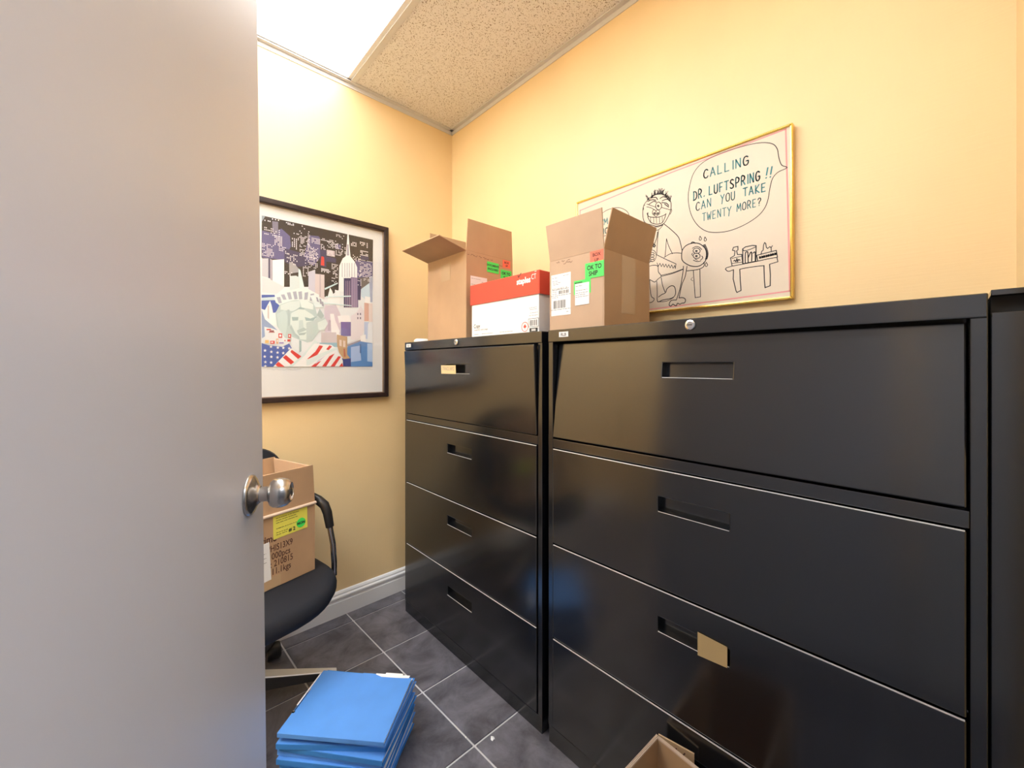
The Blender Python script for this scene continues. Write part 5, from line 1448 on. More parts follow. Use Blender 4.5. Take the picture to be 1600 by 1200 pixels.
# baseboards: stepped white profile
prof = [(0, 0), (.016, 0), (.016, .070), (.013, .073), (.013, .082), (.018, .088), (.018, .096), (.011, .101), (.011, .108), (.006, .116), (0, .120)]
b = MB(); n = len(prof)
vs = [(XL, YB-p[0], p[1]) for p in prof] + [(XR, YB-p[0], p[1]) for p in prof]
b.add(vs, [(i, (i+1) % n, n+(i+1) % n, n+i) for i in range(n)] + [tuple(range(n)), tuple(reversed(range(n, 2*n)))])
struct(b.build('baseboard_back', M_white, bevel=.0008))
b = MB(); vs = [(XR-p[0], YF, p[1]) for p in prof] + [(XR-p[0], YB-.02, p[1]) for p in prof]
b.add(vs, [(i, (i+1) % n, n+(i+1) % n, n+i) for i in range(n)] + [tuple(range(n)), tuple(reversed(range(n, 2*n)))])
struct(b.build('baseboard_right', M_white, bevel=.0008))

# ------------------------------------------------------------ ceiling lights, the unseen ones added as fill
def troffer(name, label, x0, x1, y0, y1, lens_mat):
    t = thing(name, label, 'light', ((x0+x1)/2, (y0+y1)/2, ZC))
    f = MB(); f.box(x0+.012, x1-.012, y0+.012, y1-.012, ZC+.03, ZC+.06)
    for a in ((x0+.012, x0+.03, y0+.012, y1-.012), (x1-.03, x1-.012, y0+.012, y1-.012), (x0+.012, x1-.012, y0+.012, y0+.03), (x0+.012, x1-.012, y1-.03, y1-.012)):
        f.box(*a, ZC+.001, ZC+.03)
    f.build('frame', M_white, t, bevel=.001)
    MB().box(x0+.022, x1-.022, y0+.022, y1-.022, ZC+.003, ZC+.009).build('lens', lens_mat, t)
troffer('ceiling_light', 'glowing white fluorescent ceiling panel set in the grid above the framed city print', .19, .79, .813, 2.033, M_lens)
troffer('ceiling_light', 'unseen ceiling panel added in the hall to light the open door', .19, .79, -1.627, -.407, M_fill_hall)  # added out of view to brighten the door face

troffer('ceiling_light', 'unseen ceiling panel added as fill light over the room behind the open door', -1.01, -.41, .813, 2.033, M_fill_left)  # added out of view to fill the back and right walls
troffer('ceiling_light', 'unseen ceiling panel added as fill light near the left end of the front wall', -1.01, -.41, -.407, .813, M_fill_left)  # added out of view to lift the lower back wall

troffer('ceiling_light', 'unseen ceiling panel added as fill light over the doorway end of the room', .19, .79, -.407, .813, M_fill_doorway)  # added out of view as extra fill from above the camera

# ------------------------------------------------------------ the open door
dirv = Vector((math.cos(R(62.8)), math.sin(R(62.8)), 0)); nrm = Vector((dirv.y, -dirv.x, 0))
edge = Vector((0.684, 0.729, 0))*.80 + Vector((0.729, -0.684, 0))*(-.4965)
L = .914; Th = .044
org3 = edge - dirv*L
Md = Matrix(((dirv.x, nrm.x, 0, org3.x), (dirv.y, nrm.y, 0, org3.y), (dirv.z, nrm.z, 1, 0), (0, 0, 0, 1)))   # x along door, y out of the near face, z up
lean = Matrix.Translation((0, 0, .95)) @ Matrix.Rotation(R(.62), 4, 'X') @ Matrix.Translation((0, 0, -.95))
Mdl = Md @ lean
door = MB().box(0, L, -Th, 0, .012, 2.03, Mdl).build('door_1', M_door, bevel=.0025)
struct(door, 'plain pale grey door standing open into the room, seen on its knob side')
WM[door.name] = I4
kz = .988
KS = Matrix.Diagonal((.87, .87, .69, 1))
Mk = Mdl @ Matrix.Translation((L-.078, 0, kz)) @ Matrix.Rotation(R(-90), 4, 'X') @ KS   # local z out of the face
ros = [(0, 0), (.040, 0), (.0415, .003), (.0405, .007), (.036, .011), (.0255, .017), (.019, .022), (.0165, .026)]
k = MB().lathe([(.0155, .018), (.0150, .040), (.0165, .046), (.0250, .051), (.0292, .058), (.0305, .068), (.0298, .078), (.0265, .090), (.0215, .0965), (.0200, .0985), (.0185, .0985), (.017, .094), (0, .094)], 48, Mk).build('door_knob', M_steel, door, smooth=True)
MB().lathe(ros, 48, Mk).build('rosette', M_steel, k, smooth=True)
kb = MB().lathe([(.0095, .0935), (.0095, .100), (.008, .101), (0, .101)], 24, Mk); kb.box(-.001, .001, -.005, .005, .1008, .1014, Mk)
kb.build('lock_button', M_chrome, k, smooth=True)
# latch plate on the free edge, knob on the other side
lp = MB().box(L-.0005, L+.0015, -Th/2-.012, -Th/2+.012, kz-.028, kz+.028, Mdl); lp.box(L, L+.010, -Th/2-.006, -Th/2+.006, kz-.008, kz+.008, Mdl)
lp.build('latch', M_steel, door, bevel=.001)
Mk2 = Mdl @ Matrix.Translation((L-.078, -Th, kz)) @ Matrix.Rotation(R(90), 4, 'X') @ KS
k2 = MB().lathe([(.0155, .018), (.0150, .040), (.0165, .046), (.0250, .051), (.0292, .058), (.0305, .068), (.0298, .078), (.0265, .090), (.0200, .0985), (0, .0985)], 40, Mk2).build('door_knob', M_steel, door, smooth=True)
MB().lathe(ros, 40, Mk2).build('rosette', M_steel, k2, smooth=True)
for z in (.25, 1.02, 1.80):
    MB().lathe([(0, -.045), (.006, -.045), (.006, .045), (0, .045)], 16, Mdl @ Matrix.Translation((-.004, .004, z))).build('hinge', M_steel, door, smooth=True)

# ------------------------------------------------------------ black lateral filing cabinets
XC = .981; CH = 1.335; CD = .398
def cabinet(y0, label, tilt_top):
    """four-drawer cabinet whose front lies in the plane x = XC, from y0 to y0+.93"""
    y1 = y0+.93
    t = thing('filing_cabinet', label, 'filing cabinet', (XC, (y0+y1)/2, 0))
    b = MB()
    b.box(XC, XC+CD, y0, y0+.019, .055, CH-.038); b.box(XC, XC+CD, y1-.019, y1, .055, CH-.038)
    b.box(XC+CD-.01, XC+CD, y0+.019, y1-.019, .055, CH-.038)
    b.box(XC+.11, XC+.12, y0+.019, y1-.019, .055, CH-.038)          # drawer boxes behind the fronts
    b.box(XC+.02, XC+.12, y0+.019, y1-.019, .345, .350); b.box(XC+.02, XC+.12, y0+.019, y1-.019, .647, .652)
    b.build('carcass', M_black, t, bevel=.0015)
    MB().box(XC-.002, XC+CD, y0, y1, CH-.0385, CH).build('top_rail', M_black, t, bevel=.002)
    MB().box(XC, XC+.03, y0+.0195, y1-.0195, .957, .985).build('middle_rail', M_black, t, bevel=.001)
    MB().box(XC+.001, XC+CD, y0+.001, y1-.001, 0, .0545).build('plinth', M_black, t, bevel=.0015)
    yc = (y0+y1)/2; dy0, dy1 = y0+.0225, y1-.0215
    for k, (z0, z1) in enumerate(((.060, .3445), (.3495, .6465), (.6515, .9535), (.9885, 1.2925))):
        hz0, hz1 = z1-.106, z1-.068; hy0, hy1 = yc-.085, yc+.085
        if k == 3: hz0, hz1 = 1.189, 1.227
        d = MB(); xf = XC-.004; xb = XC+.014
        hinge = Matrix.Translation((xb, 0, z0)) @ Matrix.Rotation(R(tilt_top if k == 3 else 0), 4, 'Y') @ Matrix.Translation((-xb, 0, -z0))
        ys = (dy0, hy0, hy1, dy1); zs = (z0, hz0, hz1, z1)
        V = [(xf, y, z) for z in zs for y in ys] + [(xb, y, z) for z in zs for y in ys]
        F = []
        for a in range(3):
            for c_ in range(3):
                if (a, c_) == (1, 1): continue
                i = a*4+c_; F.append((i, i+4, i+5, i+1)); i += 16; F.append((i, i+1, i+5, i+4))
        for a in range(3):
            F.append((a, a+1, a+17, a+16)); i = 12+a; F.append((i, i+16, i+17, i+1))
            i = a*4; F.append((i, i+16, i+20, i+4)); i = a*4+3; F.append((i, i+4, i+20, i+16))
        F += [(5, 21, 22, 6), (9, 10, 26, 25), (5, 9, 25, 21), (6, 22, 26, 10)]
        d.add(V, F, hinge)
        dr = d.build('drawer', M_black, t, bevel=.0026)
        if k < 3: MB().box(XC-.0046, XC-.0010, dy0+.002, dy1-.002, z1-.0017, z1+.0003).build('top_edge_highlight', M_bright, dr, bevel=.0005)['label'] = 'bright strip standing in for the highlight along the drawer edge'  # bright strip stands in for ceiling light reflected on the drawer edge
        p = MB(); xr = XC+.019
        p.box(xb-.001, xr, hy0-.003, hy1+.003, hz0-.003, hz0, hinge); p.box(xb-.001, xr, hy0-.003, hy1+.003, hz1, hz1+.003, hinge)
        p.box(xb-.001, xr, hy0-.003, hy0, hz0, hz1, hinge); p.box(xb-.001, xr, hy1, hy1+.003, hz0, hz1, hinge)
        p.box(xr-.001, xr+.002, hy0-.003, hy1+.003, hz0-.003, hz1+.003, hinge)
        p.build('recessed_pull', M_black, dr)
        lip = MB().box(XC-.0052, XC-.0034, hy0, hy1, hz0-.0009, hz0+.0003, hinge); lip.build('pull_lip', M_bright, dr, bevel=.0006)  # bright strip put in for the highlight on the lower pull lip
    Ml = frame_m((XC-.002, y0+.468 if y0 < .5 else 1.397, 1.3185), (0, -1, 0), (0, 0, 1))
    lk = MB().lathe([(.0125, 0), (.0125, .004), (.0110, .0055), (.0075, .006), (.007, .0045), (0, .0045)], 28, Ml).build('lock', M_chrome, t, smooth=True)
    MB().box(-.0055, .0055, -.001, .001, .0045, .0058, Ml).build('keyhole', M_ink, lk)
    return t
cab_far = cabinet(.912, 'black four-drawer filing cabinet next to the back wall, under the red-lidded paper box', -2.4)
cab_near = cabinet(-.046, 'large near black four-drawer filing cabinet with a tan label on its third drawer', 6.0)
def wall_label(name, y0, y1, z0, z1, m, parent, x=XC-.0028, thick=.0012):
    return MB().box(x-thick, x, y0, y1, z0, z1).build(name, m, parent)
# name tags and stick-on labels
tg = wall_label('name_tag', .799, .836, 1.3105, 1.3265, M_paper, cab_near)
l = MB(); ctext(l, 'RLB', .0135, frame_m((XC-.0042, .829, 1.3135), (0, -1, 0), (0, 0, 1)), bold=.02); l.build('lettering', M_ink, tg)
tg = wall_label('name_tag', 1.779, 1.822, 1.3105, 1.3265, M_paper, cab_far)
l = MB(); ctext(l, 'RLB', .0125, frame_m((XC-.0042, 1.812, 1.3140), (0, -1, 0), (0, 0, 1)), bold=.02); l.build('lettering', M_ink, tg)
lb = MB(); lb.prism([(-.403, .533), (-.337, .538), (-.337, .585), (-.403, .588)], 0, .0008, frame_m((XC-.0062, 0, 0), (0, -1, 0), (0, 0, 1)))
o = lb.build('tan_label', M_tan, cab_near); o['label'] = 'blank tan paper label'
Mh = Matrix.Translation((XC+.014, 0, .9885)) @ Matrix.Rotation(R(-2.4), 4, 'Y') @ Matrix.Translation((-XC-.014, 0, -.9885))
lb = MB().box(XC-.0068, XC-.006, 1.384, 1.492, 1.187, 1.223, Mh).build('cream_label', M_cream, cab_far); lb['label'] = 'cream handwritten label over the pull'
l = MB(); ml = Mh @ frame_m((XC-.0072, 0, 0), (0, -1, 0), (0, 0, 1))
u = -1.482
for g in 'TRACLARD':
    for st in GLY[g]: ribbon(l, [(u+p[0]*.0088, 1.202+p[1]*.014) for p in st], .0014, ml)
    u += .0115
l.build('lettering', M_gink, lb)

# narrow black metal unit in the gap between the near cabinet and the front wall
t = thing('metal_cabinet', 'narrow black metal cabinet with a slotted top, at the far right edge', 'cabinet', (XC, -.076, 0))
m = MB(); m.box(XC+.006, XC+.35, -.101, -.0985, 0, 1.335); m.box(XC+.03, XC+.35, -.0985, -.050, 0, 1.331); m.build('carcass', M_dark, t)
MB().box(XC+.006, XC+.35, -.101, -.049, 1.331, 1.340).build('top_panel', M_black, t, bevel=.001)
MB().box(XC+.005, XC+.022, -.0985, -.049, .055, 1.304).build('front_panel', M_black, t, bevel=.0015)

# ------------------------------------------------------------ framed city print on the back wall
def wall_frame(t, x0, x1, z0, z1, wd, dp, yw, m, name, M=None):
    """mitred frame rails against the plane y = yw, sticking out by dp; M maps to another wall"""
    def rail(a, b_, c_, d):
        f = MB()
        P = [a, b_, c_, d]
        f.add([(p[0], yw, p[1]) for p in P] + [(p[0], yw-dp, p[1]) for p in P] , [(3, 2, 1, 0), (4, 5, 6, 7), (0, 1, 5, 4), (1, 2, 6, 5), (2, 3, 7, 6), (3, 0, 4, 7)], M)
        f.build(name, m, t, bevel=.003)
    rail((x0, z0), (x1, z0), (x1-wd, z0+wd), (x0+wd, z0+wd)); rail((x0, z1), (x0+wd, z1-wd), (x1-wd, z1-wd), (x1, z1))
    rail((x0, z0), (x0+wd, z0+wd), (x0+wd, z1-wd), (x0, z1)); rail((x1, z0), (x1, z1), (x1-wd, z1-wd), (x1-wd, z0+wd))
px0, px1, pz0, pz1 = .325, .973, 1.058, 1.947
t = thing('framed_print', 'dark framed city print with a crowned statue and striped flag on the back wall', 'picture', ((px0+px1)/2, YB, pz0))
wall_frame(t, px0, px1, pz0, pz1, .024, .030, YB-.001, M_frame, 'frame_rail')
wall_frame(t, px0+.022, px1-.022, pz0+.022, pz1-.022, .0045, .016, YB-.002, M_gold, 'inner_lip')
MB().box(px0+.01, px1-.01, YB-.010, YB-.002, pz0+.01, pz1-.01).build('mat_board', M_mat, t)
art = MB()
for i, (c_, P) in enumerate(ART): art.poly([(p[0], YB-.0104-i*.00002, p[1]) for p in P], col=c_)
yl = YB-.0104-len(ART)*.00002
for a in WINS: art.poly([(a[0], yl, a[1]), (a[2], yl, a[1]), (a[2], yl, a[3]), (a[0], yl, a[3])], col=(.85, .83, .88))
for P in STARS:
    cx_, cz_ = sum(p[0] for p in P)/len(P), sum(p[1] for p in P)/len(P)
    for i in range(len(P)): art.poly([(cx_, yl, cz_), (P[i][0], yl, P[i][1]), (P[(i+1) % len(P)][0], yl, P[(i+1) % len(P)][1])], col=(.9, .9, .92))
art.build('print', M_art, t, color=True)
sg = MB(); ms = frame_m((0, YB-.0106, 0), (1, 0, 0), (0, 0, 1)); random.seed(5)
for (xa, xb) in ((.42, .56), (.62, .675), (.815, .895)):
    x = xa; pts = []
    while x < xb:
        pts.append((x, 1.203+random.uniform(-.004, .005))); x += .004
    ribbon(sg, pts, .0007, ms)
sg.build('pencil_signature', M_gink, t)
MB().box(px0+.023, px1-.023, YB-.0150, YB-.0135, pz0+.023, pz1-.023).build('glass', M_glass, t)

# ------------------------------------------------------------ cartoon board on the right wall
Y0, Y1, Z0, Z1 = .298, 1.076, 1.412, 1.915
Mbd = Matrix(((0, 1, 0, XR-YB), (-1, 0, 0, 0), (0, 0, 1, 0), (0, 0, 0, 1)))     # x -> -y, y -> x so that y = YB lands on the wall
t = thing('cartoon_board', 'long hand-drawn cartoon board in a thin brass frame on the right wall', 'picture', (XR, (Y0+Y1)/2, Z0))
wall_frame(t, -Y1, -Y0, Z0, Z1, .0075, .024, YB-.001, M_brass, 'frame_rail', Mbd)
MB().box(XR-.020, XR-.002, Y0+.004, Y1-.004, Z0+.004, Z1-.004).build('board', M_board, t)
dr = MB(); pk = MB(); wr = MB()
mb_ = frame_m((XR-.0203, 0, 0), (0, -1, 0), (0, 0, 1))
for c_, wd, sm, P in DRAW:
    q = [(-p[0], p[1]) for p in P]
    if sm: q = smooth_line(q)
    ribbon(dr if c_ == 'k' else pk, q, wd, mb_ if c_ == 'k' else frame_m((XR-.0201, 0, 0), (0, -1, 0), (0, 0, 1)))
for s, pa, pb, h, wd in WRIT:
    ax, bx = -pa[0], -pb[0]; tot = sum(GW.get(g, 1.0) for g in s); k = (bx-ax)/tot; u = ax
    for g in s:
        gw = GW.get(g, 1.0)
        for st in GLY[g]:
            q = [(u+p[0]*k*.76*(1.1 if g in 'MW' else 1), pa[1]+(pb[1]-pa[1])*((u-ax)/(bx-ax))+p[1]*h) for p in st]
            ribbon(wr, smooth_line(q, 4) if g in 'CDGOPSU?R' and len(q) > 4 else q, wd, mb_)
        u += k*gw
dr.build('drawing', M_marker, t); pk.build('pink_border', M_pink, t); wr.build('lettering', M_teal, t)
# ------------------------------------------------------------ cartons
def carton_body(w_, d_, h_, th, M, m_out):
    """open carton: x 0..w_, y 0..d_, z 0..h_"""
    b = MB()
    b.box(0, w_, 0, th, 0, h_, M); b.box(0, w_, d_-th, d_, 0, h_, M); b.box(0, th, th, d_-th, 0, h_, M); b.box(w_-th, w_, th, d_-th, 0, h_, M)
    b.box(th, w_-th, th, d_-th, 0, th, M)
    return b
def flap(length, depth, th, M, taper=0.0, bend=0.0):
    """flap hinged on local x axis (0..length), standing along local z"""
    b = MB()
    if not bend:
        b.add([(0, 0, 0), (length, 0, 0), (length, th, 0), (0, th, 0), (taper, 0, depth), (length-taper, 0, depth), (length-taper, th, depth), (taper, th, depth)],
              [(3, 2, 1, 0), (4, 5, 6, 7), (0, 1, 5, 4), (1, 2, 6, 5), (2, 3, 7, 6), (3, 0, 4, 7)], M)
    return b
def hinge_m(x, y, z, rz, ang): return Matrix.Translation((x, y, z)) @ Matrix.Rotation(R(rz), 4, 'Z') @ Matrix.Rotation(R(ang), 4, 'X')
def sticker(parent, name, M, x0, x1, z0, z1, m, lift=.0006, rot=0):
    """thin sticker on the face whose frame is M (x right, y up, z out)"""
    mm = M @ Matrix.Translation(((x0+x1)/2, (z0+z1)/2, 0)) @ Matrix.Rotation(R(rot), 4, 'Z')
    hx, hz = (x1-x0)/2, (z1-z0)/2
    return MB().box(-hx, hx, -hz, hz, 0, lift, mm).build(name, m, parent), mm @ Matrix.Translation((0, 0, lift+.0002))
def lines(parent, m, mm, rows, name='small_print', wd=.0016):
    b = MB(); rnd = random.Random(len(rows)*7+3)
    for (x0, x1, z) in rows:
        x = x0
        while x < x1:
            e = min(x1, x+rnd.uniform(.004, .012)); ribbon(b, [(x, z), (e, z)], wd, mm); x = e+rnd.uniform(.0015, .004)
    return b.build(name, m, parent)
def bars(parent, mm, x0, x1, z0, z1, m=None):
    b = MB(); rnd = random.Random(5); x = x0
    while x < x1:
        wd = rnd.choice((.0008, .0012, .002)); b.add([(x, z0, 0), (min(x+wd, x1), z0, 0), (min(x+wd, x1), z1, 0), (x, z1, 0)], [(0, 1, 2, 3)], mm); x += wd+rnd.choice((.0008, .0012, .002))
    return b.build('barcode', m or M_ink, parent)
CT = CH+.0006      # resting height on top of the cabinets

# tall carton in the corner of the far cabinet
bx, by, bw, bd, bh = 1.010, 1.372, .265, .304, 1.703-CT
t = thing('cardboard_box', 'tall open brown cardboard box on the far filing cabinet, front flap folded outward', 'box', (bx, by, CT))
Mb = Matrix.Translation((bx, by, CT))
carton_body(bw, bd, bh, .004, Mb, M_card).build('body', M_card, t, bevel=.001)
flap(bd, .137, .004, Mb @ hinge_m(0, bd, bh, -90, 76)).build('flap', M_card, t, bevel=.0008)         # front, folded out
flap(bw, .135, .004, Mb @ hinge_m(0, 0, bh, 0, 1), .008).build('flap', M_card, t, bevel=.0008)       # near side, upright
flap(bw-.02, .148, .004, Mb @ hinge_m(bw-.01, bd, bh, 180, 2), .004).build('flap', M_card, t, bevel=.0008)
flap(bd-.02, .12, .004, Mb @ hinge_m(bw-.005, .010, bh, 90, 176)).build('flap', M_card, t, bevel=.0008)
Mf = frame_m((bx, by-.0003, 0), (1, 0, 0), (0, 0, 1))                                                 # near face
Ms = frame_m((bx-.0003, by, 0), (0, -1, 0), (0, 0, 1))                                                # front face
s, mm = sticker(t, 'green_sticker', Mf, .112, .180, 1.631, 1.677, M_grnst, rot=-1); b = MB()
ctext(b, 'DOCUMENTS', .0118, mm @ Matrix.Translation((0, .0045, 0)), bold=.035, align='CENTER'); ctext(b, 'ENCLOSED', .0118, mm @ Matrix.Translation((0, -.0125, 0)), bold=.035, align='CENTER'); b.build('lettering', M_ink, s)
s, mm = sticker(t, 'red_sticker', Mf, .203, .250, 1.666, 1.700, M_redst); b = MB()
ctext(b, 'BOX', .013, mm @ Matrix.Translation((0, .002, 0)), bold=.035, align='CENTER'); ctext(b, 'UP', .012, mm @ Matrix.Translation((0, -.012, 0)), bold=.035, align='CENTER'); b.build('lettering', M_bink, s)
s, mm = sticker(t, 'green_sticker', Mf, .191, .257, 1.608, 1.655, M_grnst); b = MB()
ctext(b, 'OK TO', .0165, mm @ Matrix.Translation((0, .002, 0)), bold=.035, align='CENTER'); ctext(b, 'SHIP', .0165, mm @ Matrix.Translation((0, -.017, 0)), bold=.035, align='CENTER'); b.build('lettering', M_ink, s)
s, mm = sticker(t, 'shipping_label', Mf, .022, .112, 1.50, 1.601, M_paper); lines(s, M_gink, mm, [(-.04, .01, .04), (.015, .04, .03), (-.04, .03, .015)])
b = MB(); mh = Mf @ Matrix.Translation((.006, 1.690, .0003)) @ Matrix.Rotation(R(-2), 4, 'Z'); x = 0; rnd = random.Random(4)
for wlen in (2, 10, 4, 9, 3):
    pts = [(x+i*.0032, rnd.uniform(-.004, .004)) for i in range(wlen+2)]; ribbon(b, pts, .0013, mh); x += (wlen+3)*.0034
pts = [(.125+i*.0034, -.013+rnd.uniform(-.004, .004)) for i in range(22)]; ribbon(b, pts, .0013, mh)
b.build('handwriting', M_bink, t)
sticker(t, 'packing_tape', Ms, -.187, -.115, 1.597, 1.673, M_tape)
sticker(t, 'packing_tape', Mf, .09, .15, CT+.03, 1.48, M_tape)

# white paper carton with red lid
t = thing('paper_box', 'white paper box with red lid on the far filing cabinet, between two brown boxes', 'box', (1.012, .955, CT))
Mp = Matrix.Translation((1.012, .956, CT)); pw, pd, ph = .262, .380, .195
carton_body(pw, pd, ph, .004, Mp, M_paper).build('body', M_paper, t, bevel=.0015)
lid = MB(); Ml_ = Matrix.Translation((1.008, .950, CT)); lw, ld = .27, .392
for a in ((0, lw, 0, .004), (0, lw, ld-.004, ld), (0, .004, .004, ld-.004), (lw-.004, lw, .004, ld-.004)): lid.box(*a, .132, .214, Ml_)
lid.box(.004, lw-.004, .004, ld-.004, .21, .214, Ml_)
lidp = lid.build('lid', M_red, t, bevel=.0015); lidp['label'] = 'red lid'
Mf = frame_m((1.0077, 0, 0), (0, -1, 0), (0, 0, 1)); Mf2 = frame_m((1.0117, 0, 0), (0, -1, 0), (0, 0, 1))
b = MB(); ctext(b, 'staples', .030, Mf @ Matrix.Translation((-1.063, 1.513, 0)) , bold=.035, squeeze=.86); ctext(b, 'CT', .026, Mf @ Matrix.Translation((-.989, 1.521, 0)), bold=.0, squeeze=.7)
ribbon(b, [(-.972, 1.546), (-.964, 1.546)], .0016, Mf); b.build('lettering', M_paper, lidp)
b = MB(); ribbon(b, [(-1.056, 1.546), (-1.053, 1.538), (-1.040, 1.551)], .0032, Mf); b.build('tick_mark', M_ink, lidp)
b = MB(); ctext(b, 'Copy', .022, Mf2 @ Matrix.Translation((-1.322, 1.373, 0)), bold=.015, squeeze=.85); ctext(b, 'made for every page', .0095, Mf2 @ Matrix.Translation((-1.319, 1.362, 0)), squeeze=1.1)
b.build('lettering', M_ink, t)
lines(t, M_gink, Mf2, [(-1.318, -1.29, 1.3475), (-1.27, -1.20, 1.3475), (-1.16, -1.09, 1.3475), (-1.003, -.966, 1.423), (-1.0, -.964, 1.417), (-.998, -.962, 1.405), (-1.003, -.962, 1.396)])
b = MB()
for (x0, x1, z0, z1) in ((-1.007, -.957, 1.384, 1.3855), (-1.007, -.957, 1.3555, 1.357), (-1.007, -1.0055, 1.3555, 1.3855), (-.9585, -.957, 1.3555, 1.3855)):
    b.add([(x0, z0, 0), (x1, z0, 0), (x1, z1, 0), (x0, z1, 0)], [(0, 1, 2, 3)], Mf2)
b.build('label_border', M_ink, t); bars(t, Mf2, -1.0, -.964, 1.360, 1.380)
s, mm = sticker(t, 'black_label', Mf2, -1.001, -.962, 1.3385, 1.352, M_ink, lift=.0003); b = MB(); ctext(b, '5000', .0105, mm, bold=.035, align='CENTER'); 
for vtx in range(len(b.v)): b.v[vtx] -= Vector((0, 0, .0037))
b.build('lettering', M_paper, s)
b = MB(); mr = Mf2 @ Matrix.Translation((-1.0245, 1.3585, 0))
ribbon(b, [(.0165*math.cos(a*math.pi/12), .0165*math.sin(a*math.pi/12)) for a in range(25)], .0022, mr)
leaf = [(0, .011), (.002, .006), (.005, .0075), (.004, .002), (.008, .003), (.007, -.001), (.003, -.004), (.0008, -.004), (.0008, -.010)]
pts = leaf + [(-p[0], p[1]) for p in reversed(leaf)]
for i in range(len(pts)-1): b.add([(0, -.001, 0), (*pts[i], 0), (*pts[i+1], 0)], [(0, 1, 2)], mr)
b.build('leaf_emblem', M_red, t)

# carton on the near cabinet
bx, by, bw, bd, bh = 1.010, .690, .265, .215, 1.566-CT
t = thing('cardboard_box', 'open brown cardboard box on top of the large near filing cabinet, two flaps up', 'box', (bx, by, CT))
Mb = Matrix.Translation((bx, by, CT))
carton_body(bw, bd, bh, .004, Mb, M_cardp).build('body', M_cardp, t, bevel=.001)
flap(bd-.002, .118, .004, Mb @ hinge_m(0, bd-.001, bh, -90, 8), -.004).build('flap', M_cardp, t, bevel=.0008)      # front, upright
flap(bw, .118, .004, Mb @ hinge_m(0, 0, bh, 0, 14), .002).build('flap', M_card, t, bevel=.0008)                  # near side, upright leaning out
flap(bd-.02, .118, .004, Mb @ hinge_m(bw-.005, .010, bh, 90, 176)).build('flap', M_card, t, bevel=.0008)           # folded down inside
flap(bw-.02, .118, .004, Mb @ hinge_m(bw-.010, bd-.005, bh, 180, -176+360)).build('flap', M_card, t, bevel=.0008)
Ms = frame_m((bx-.0003, 0, 0), (0, -1, 0), (0, 0, 1)); Mf = frame_m((0, by-.0003, 0), (1, 0, 0), (0, 0, 1))
MB().box(bx, bx+bw, by-.0012, by-.0003, CT, 1.566).build('side_panel', M_card, t)
s, mm = sticker(t, 'red_sticker', Ms, -.740, -.692, 1.529, 1.566, M_redst, rot=0); b = MB()
ctext(b, 'BOX', .014, mm @ Matrix.Translation((0, .002, 0)), bold=.035, align='CENTER'); ctext(b, 'UP', .013, mm @ Matrix.Translation((0, -.014, 0)), bold=.035, align='CENTER'); b.build('lettering', M_bink, s)
s, mm = sticker(t, 'green_sticker', Ms, -.758, -.690, 1.486, 1.533, M_grnst, .0012); b = MB()
ctext(b, 'OK TO', .0195, mm @ Matrix.Translation((0, .002, 0)), bold=.035, align='CENTER', squeeze=.85); ctext(b, 'SHIP', .0195, mm @ Matrix.Translation((-.004, -.0165, 0)), bold=.035, align='CENTER', squeeze=.85); b.build('lettering', M_ink, s)
s, mm = sticker(t, 'green_sticker', Ms, -.802, -.738, 1.443, 1.486, M_grnst); lines(s, M_ink, mm, [(-.028, .0, .0145)], wd=.003)
s, mm = sticker(t, 'white_label', Ms, -.797, -.743, 1.409, 1.476, M_paper, .0012); lines(s, M_gink, mm, [(-.024, .0, .026), (-.024, .02, .012), (-.024, .022, .004), (-.024, .012, -.002), (-.024, .024, -.008)])
s, mm = sticker(t, 'shipping_label', Ms, -.897, -.815, 1.384, 1.519, M_paper); lines(s, M_gink, mm, [(-.036, -.015, .057), (.010, .035, .060), (-.036, -.010, .046), (-.034, .0, .040), (-.032, -.005, .035), (-.036, .034, .017), (-.036, -.015, .011), (-.036, -.018, .004)])
b = MB(); ctext(b, 'BUSY CAN 407 5 - 24', .0082, mm @ Matrix.Translation((-.037, .0175, .0002)), squeeze=.85); b.build('lettering', M_ink, s)
bars(s, mm, -.008, .034, .002, .013); bars(s, mm, -.031, .020, -.044, -.018); lines(s, M_ink, mm, [(-.041, .041, -.002), (-.036, -.01, -.008), (-.041, .041, -.048), (.024, .031, -.058)], wd=.0012)
b = MB(); rnd = random.Random(9); x = -.875
for i in range(3):
    ribbon(b, [(x+k*.0032, 1.5585+rnd.uniform(-.003, .003)) for k in range(5)], .0012, Ms); x += .022
ribbon(b, [(-.845+k*.0033, 1.551+rnd.uniform(-.0035, .0035)) for k in range(12)], .0013, Ms); b.build('handwriting', M_bink, t)
sticker(t, 'packing_tape', Mf, 1.104, 1.182, 1.384, 1.5655, M_tape, lift=.0016)
sc_ = MB()
for (xa, za, xb, zb) in ((1.045, 1.545, 1.062, 1.497), (1.084, 1.535, 1.072, 1.497)): ribbon(sc_, [(xa, za), (xb, zb)], .0018, frame_m((0, by-.0014, 0), (1, 0, 0), (0, 0, 1)))
sc_.build('tape_glint', M_tape, t)

# small white round thing by the back corner of the far cabinet
t = MB().lathe([(0, 0), (.038, 0), (.040, .004), (.038, .012), (.030, .018), (0, .020)], 32, Matrix.Translation((1.045, 1.790, CT))).build('lid', M_paper, smooth=True)
tag(t, 'small round white lid lying on the far filing cabinet by the back wall', 'lid')

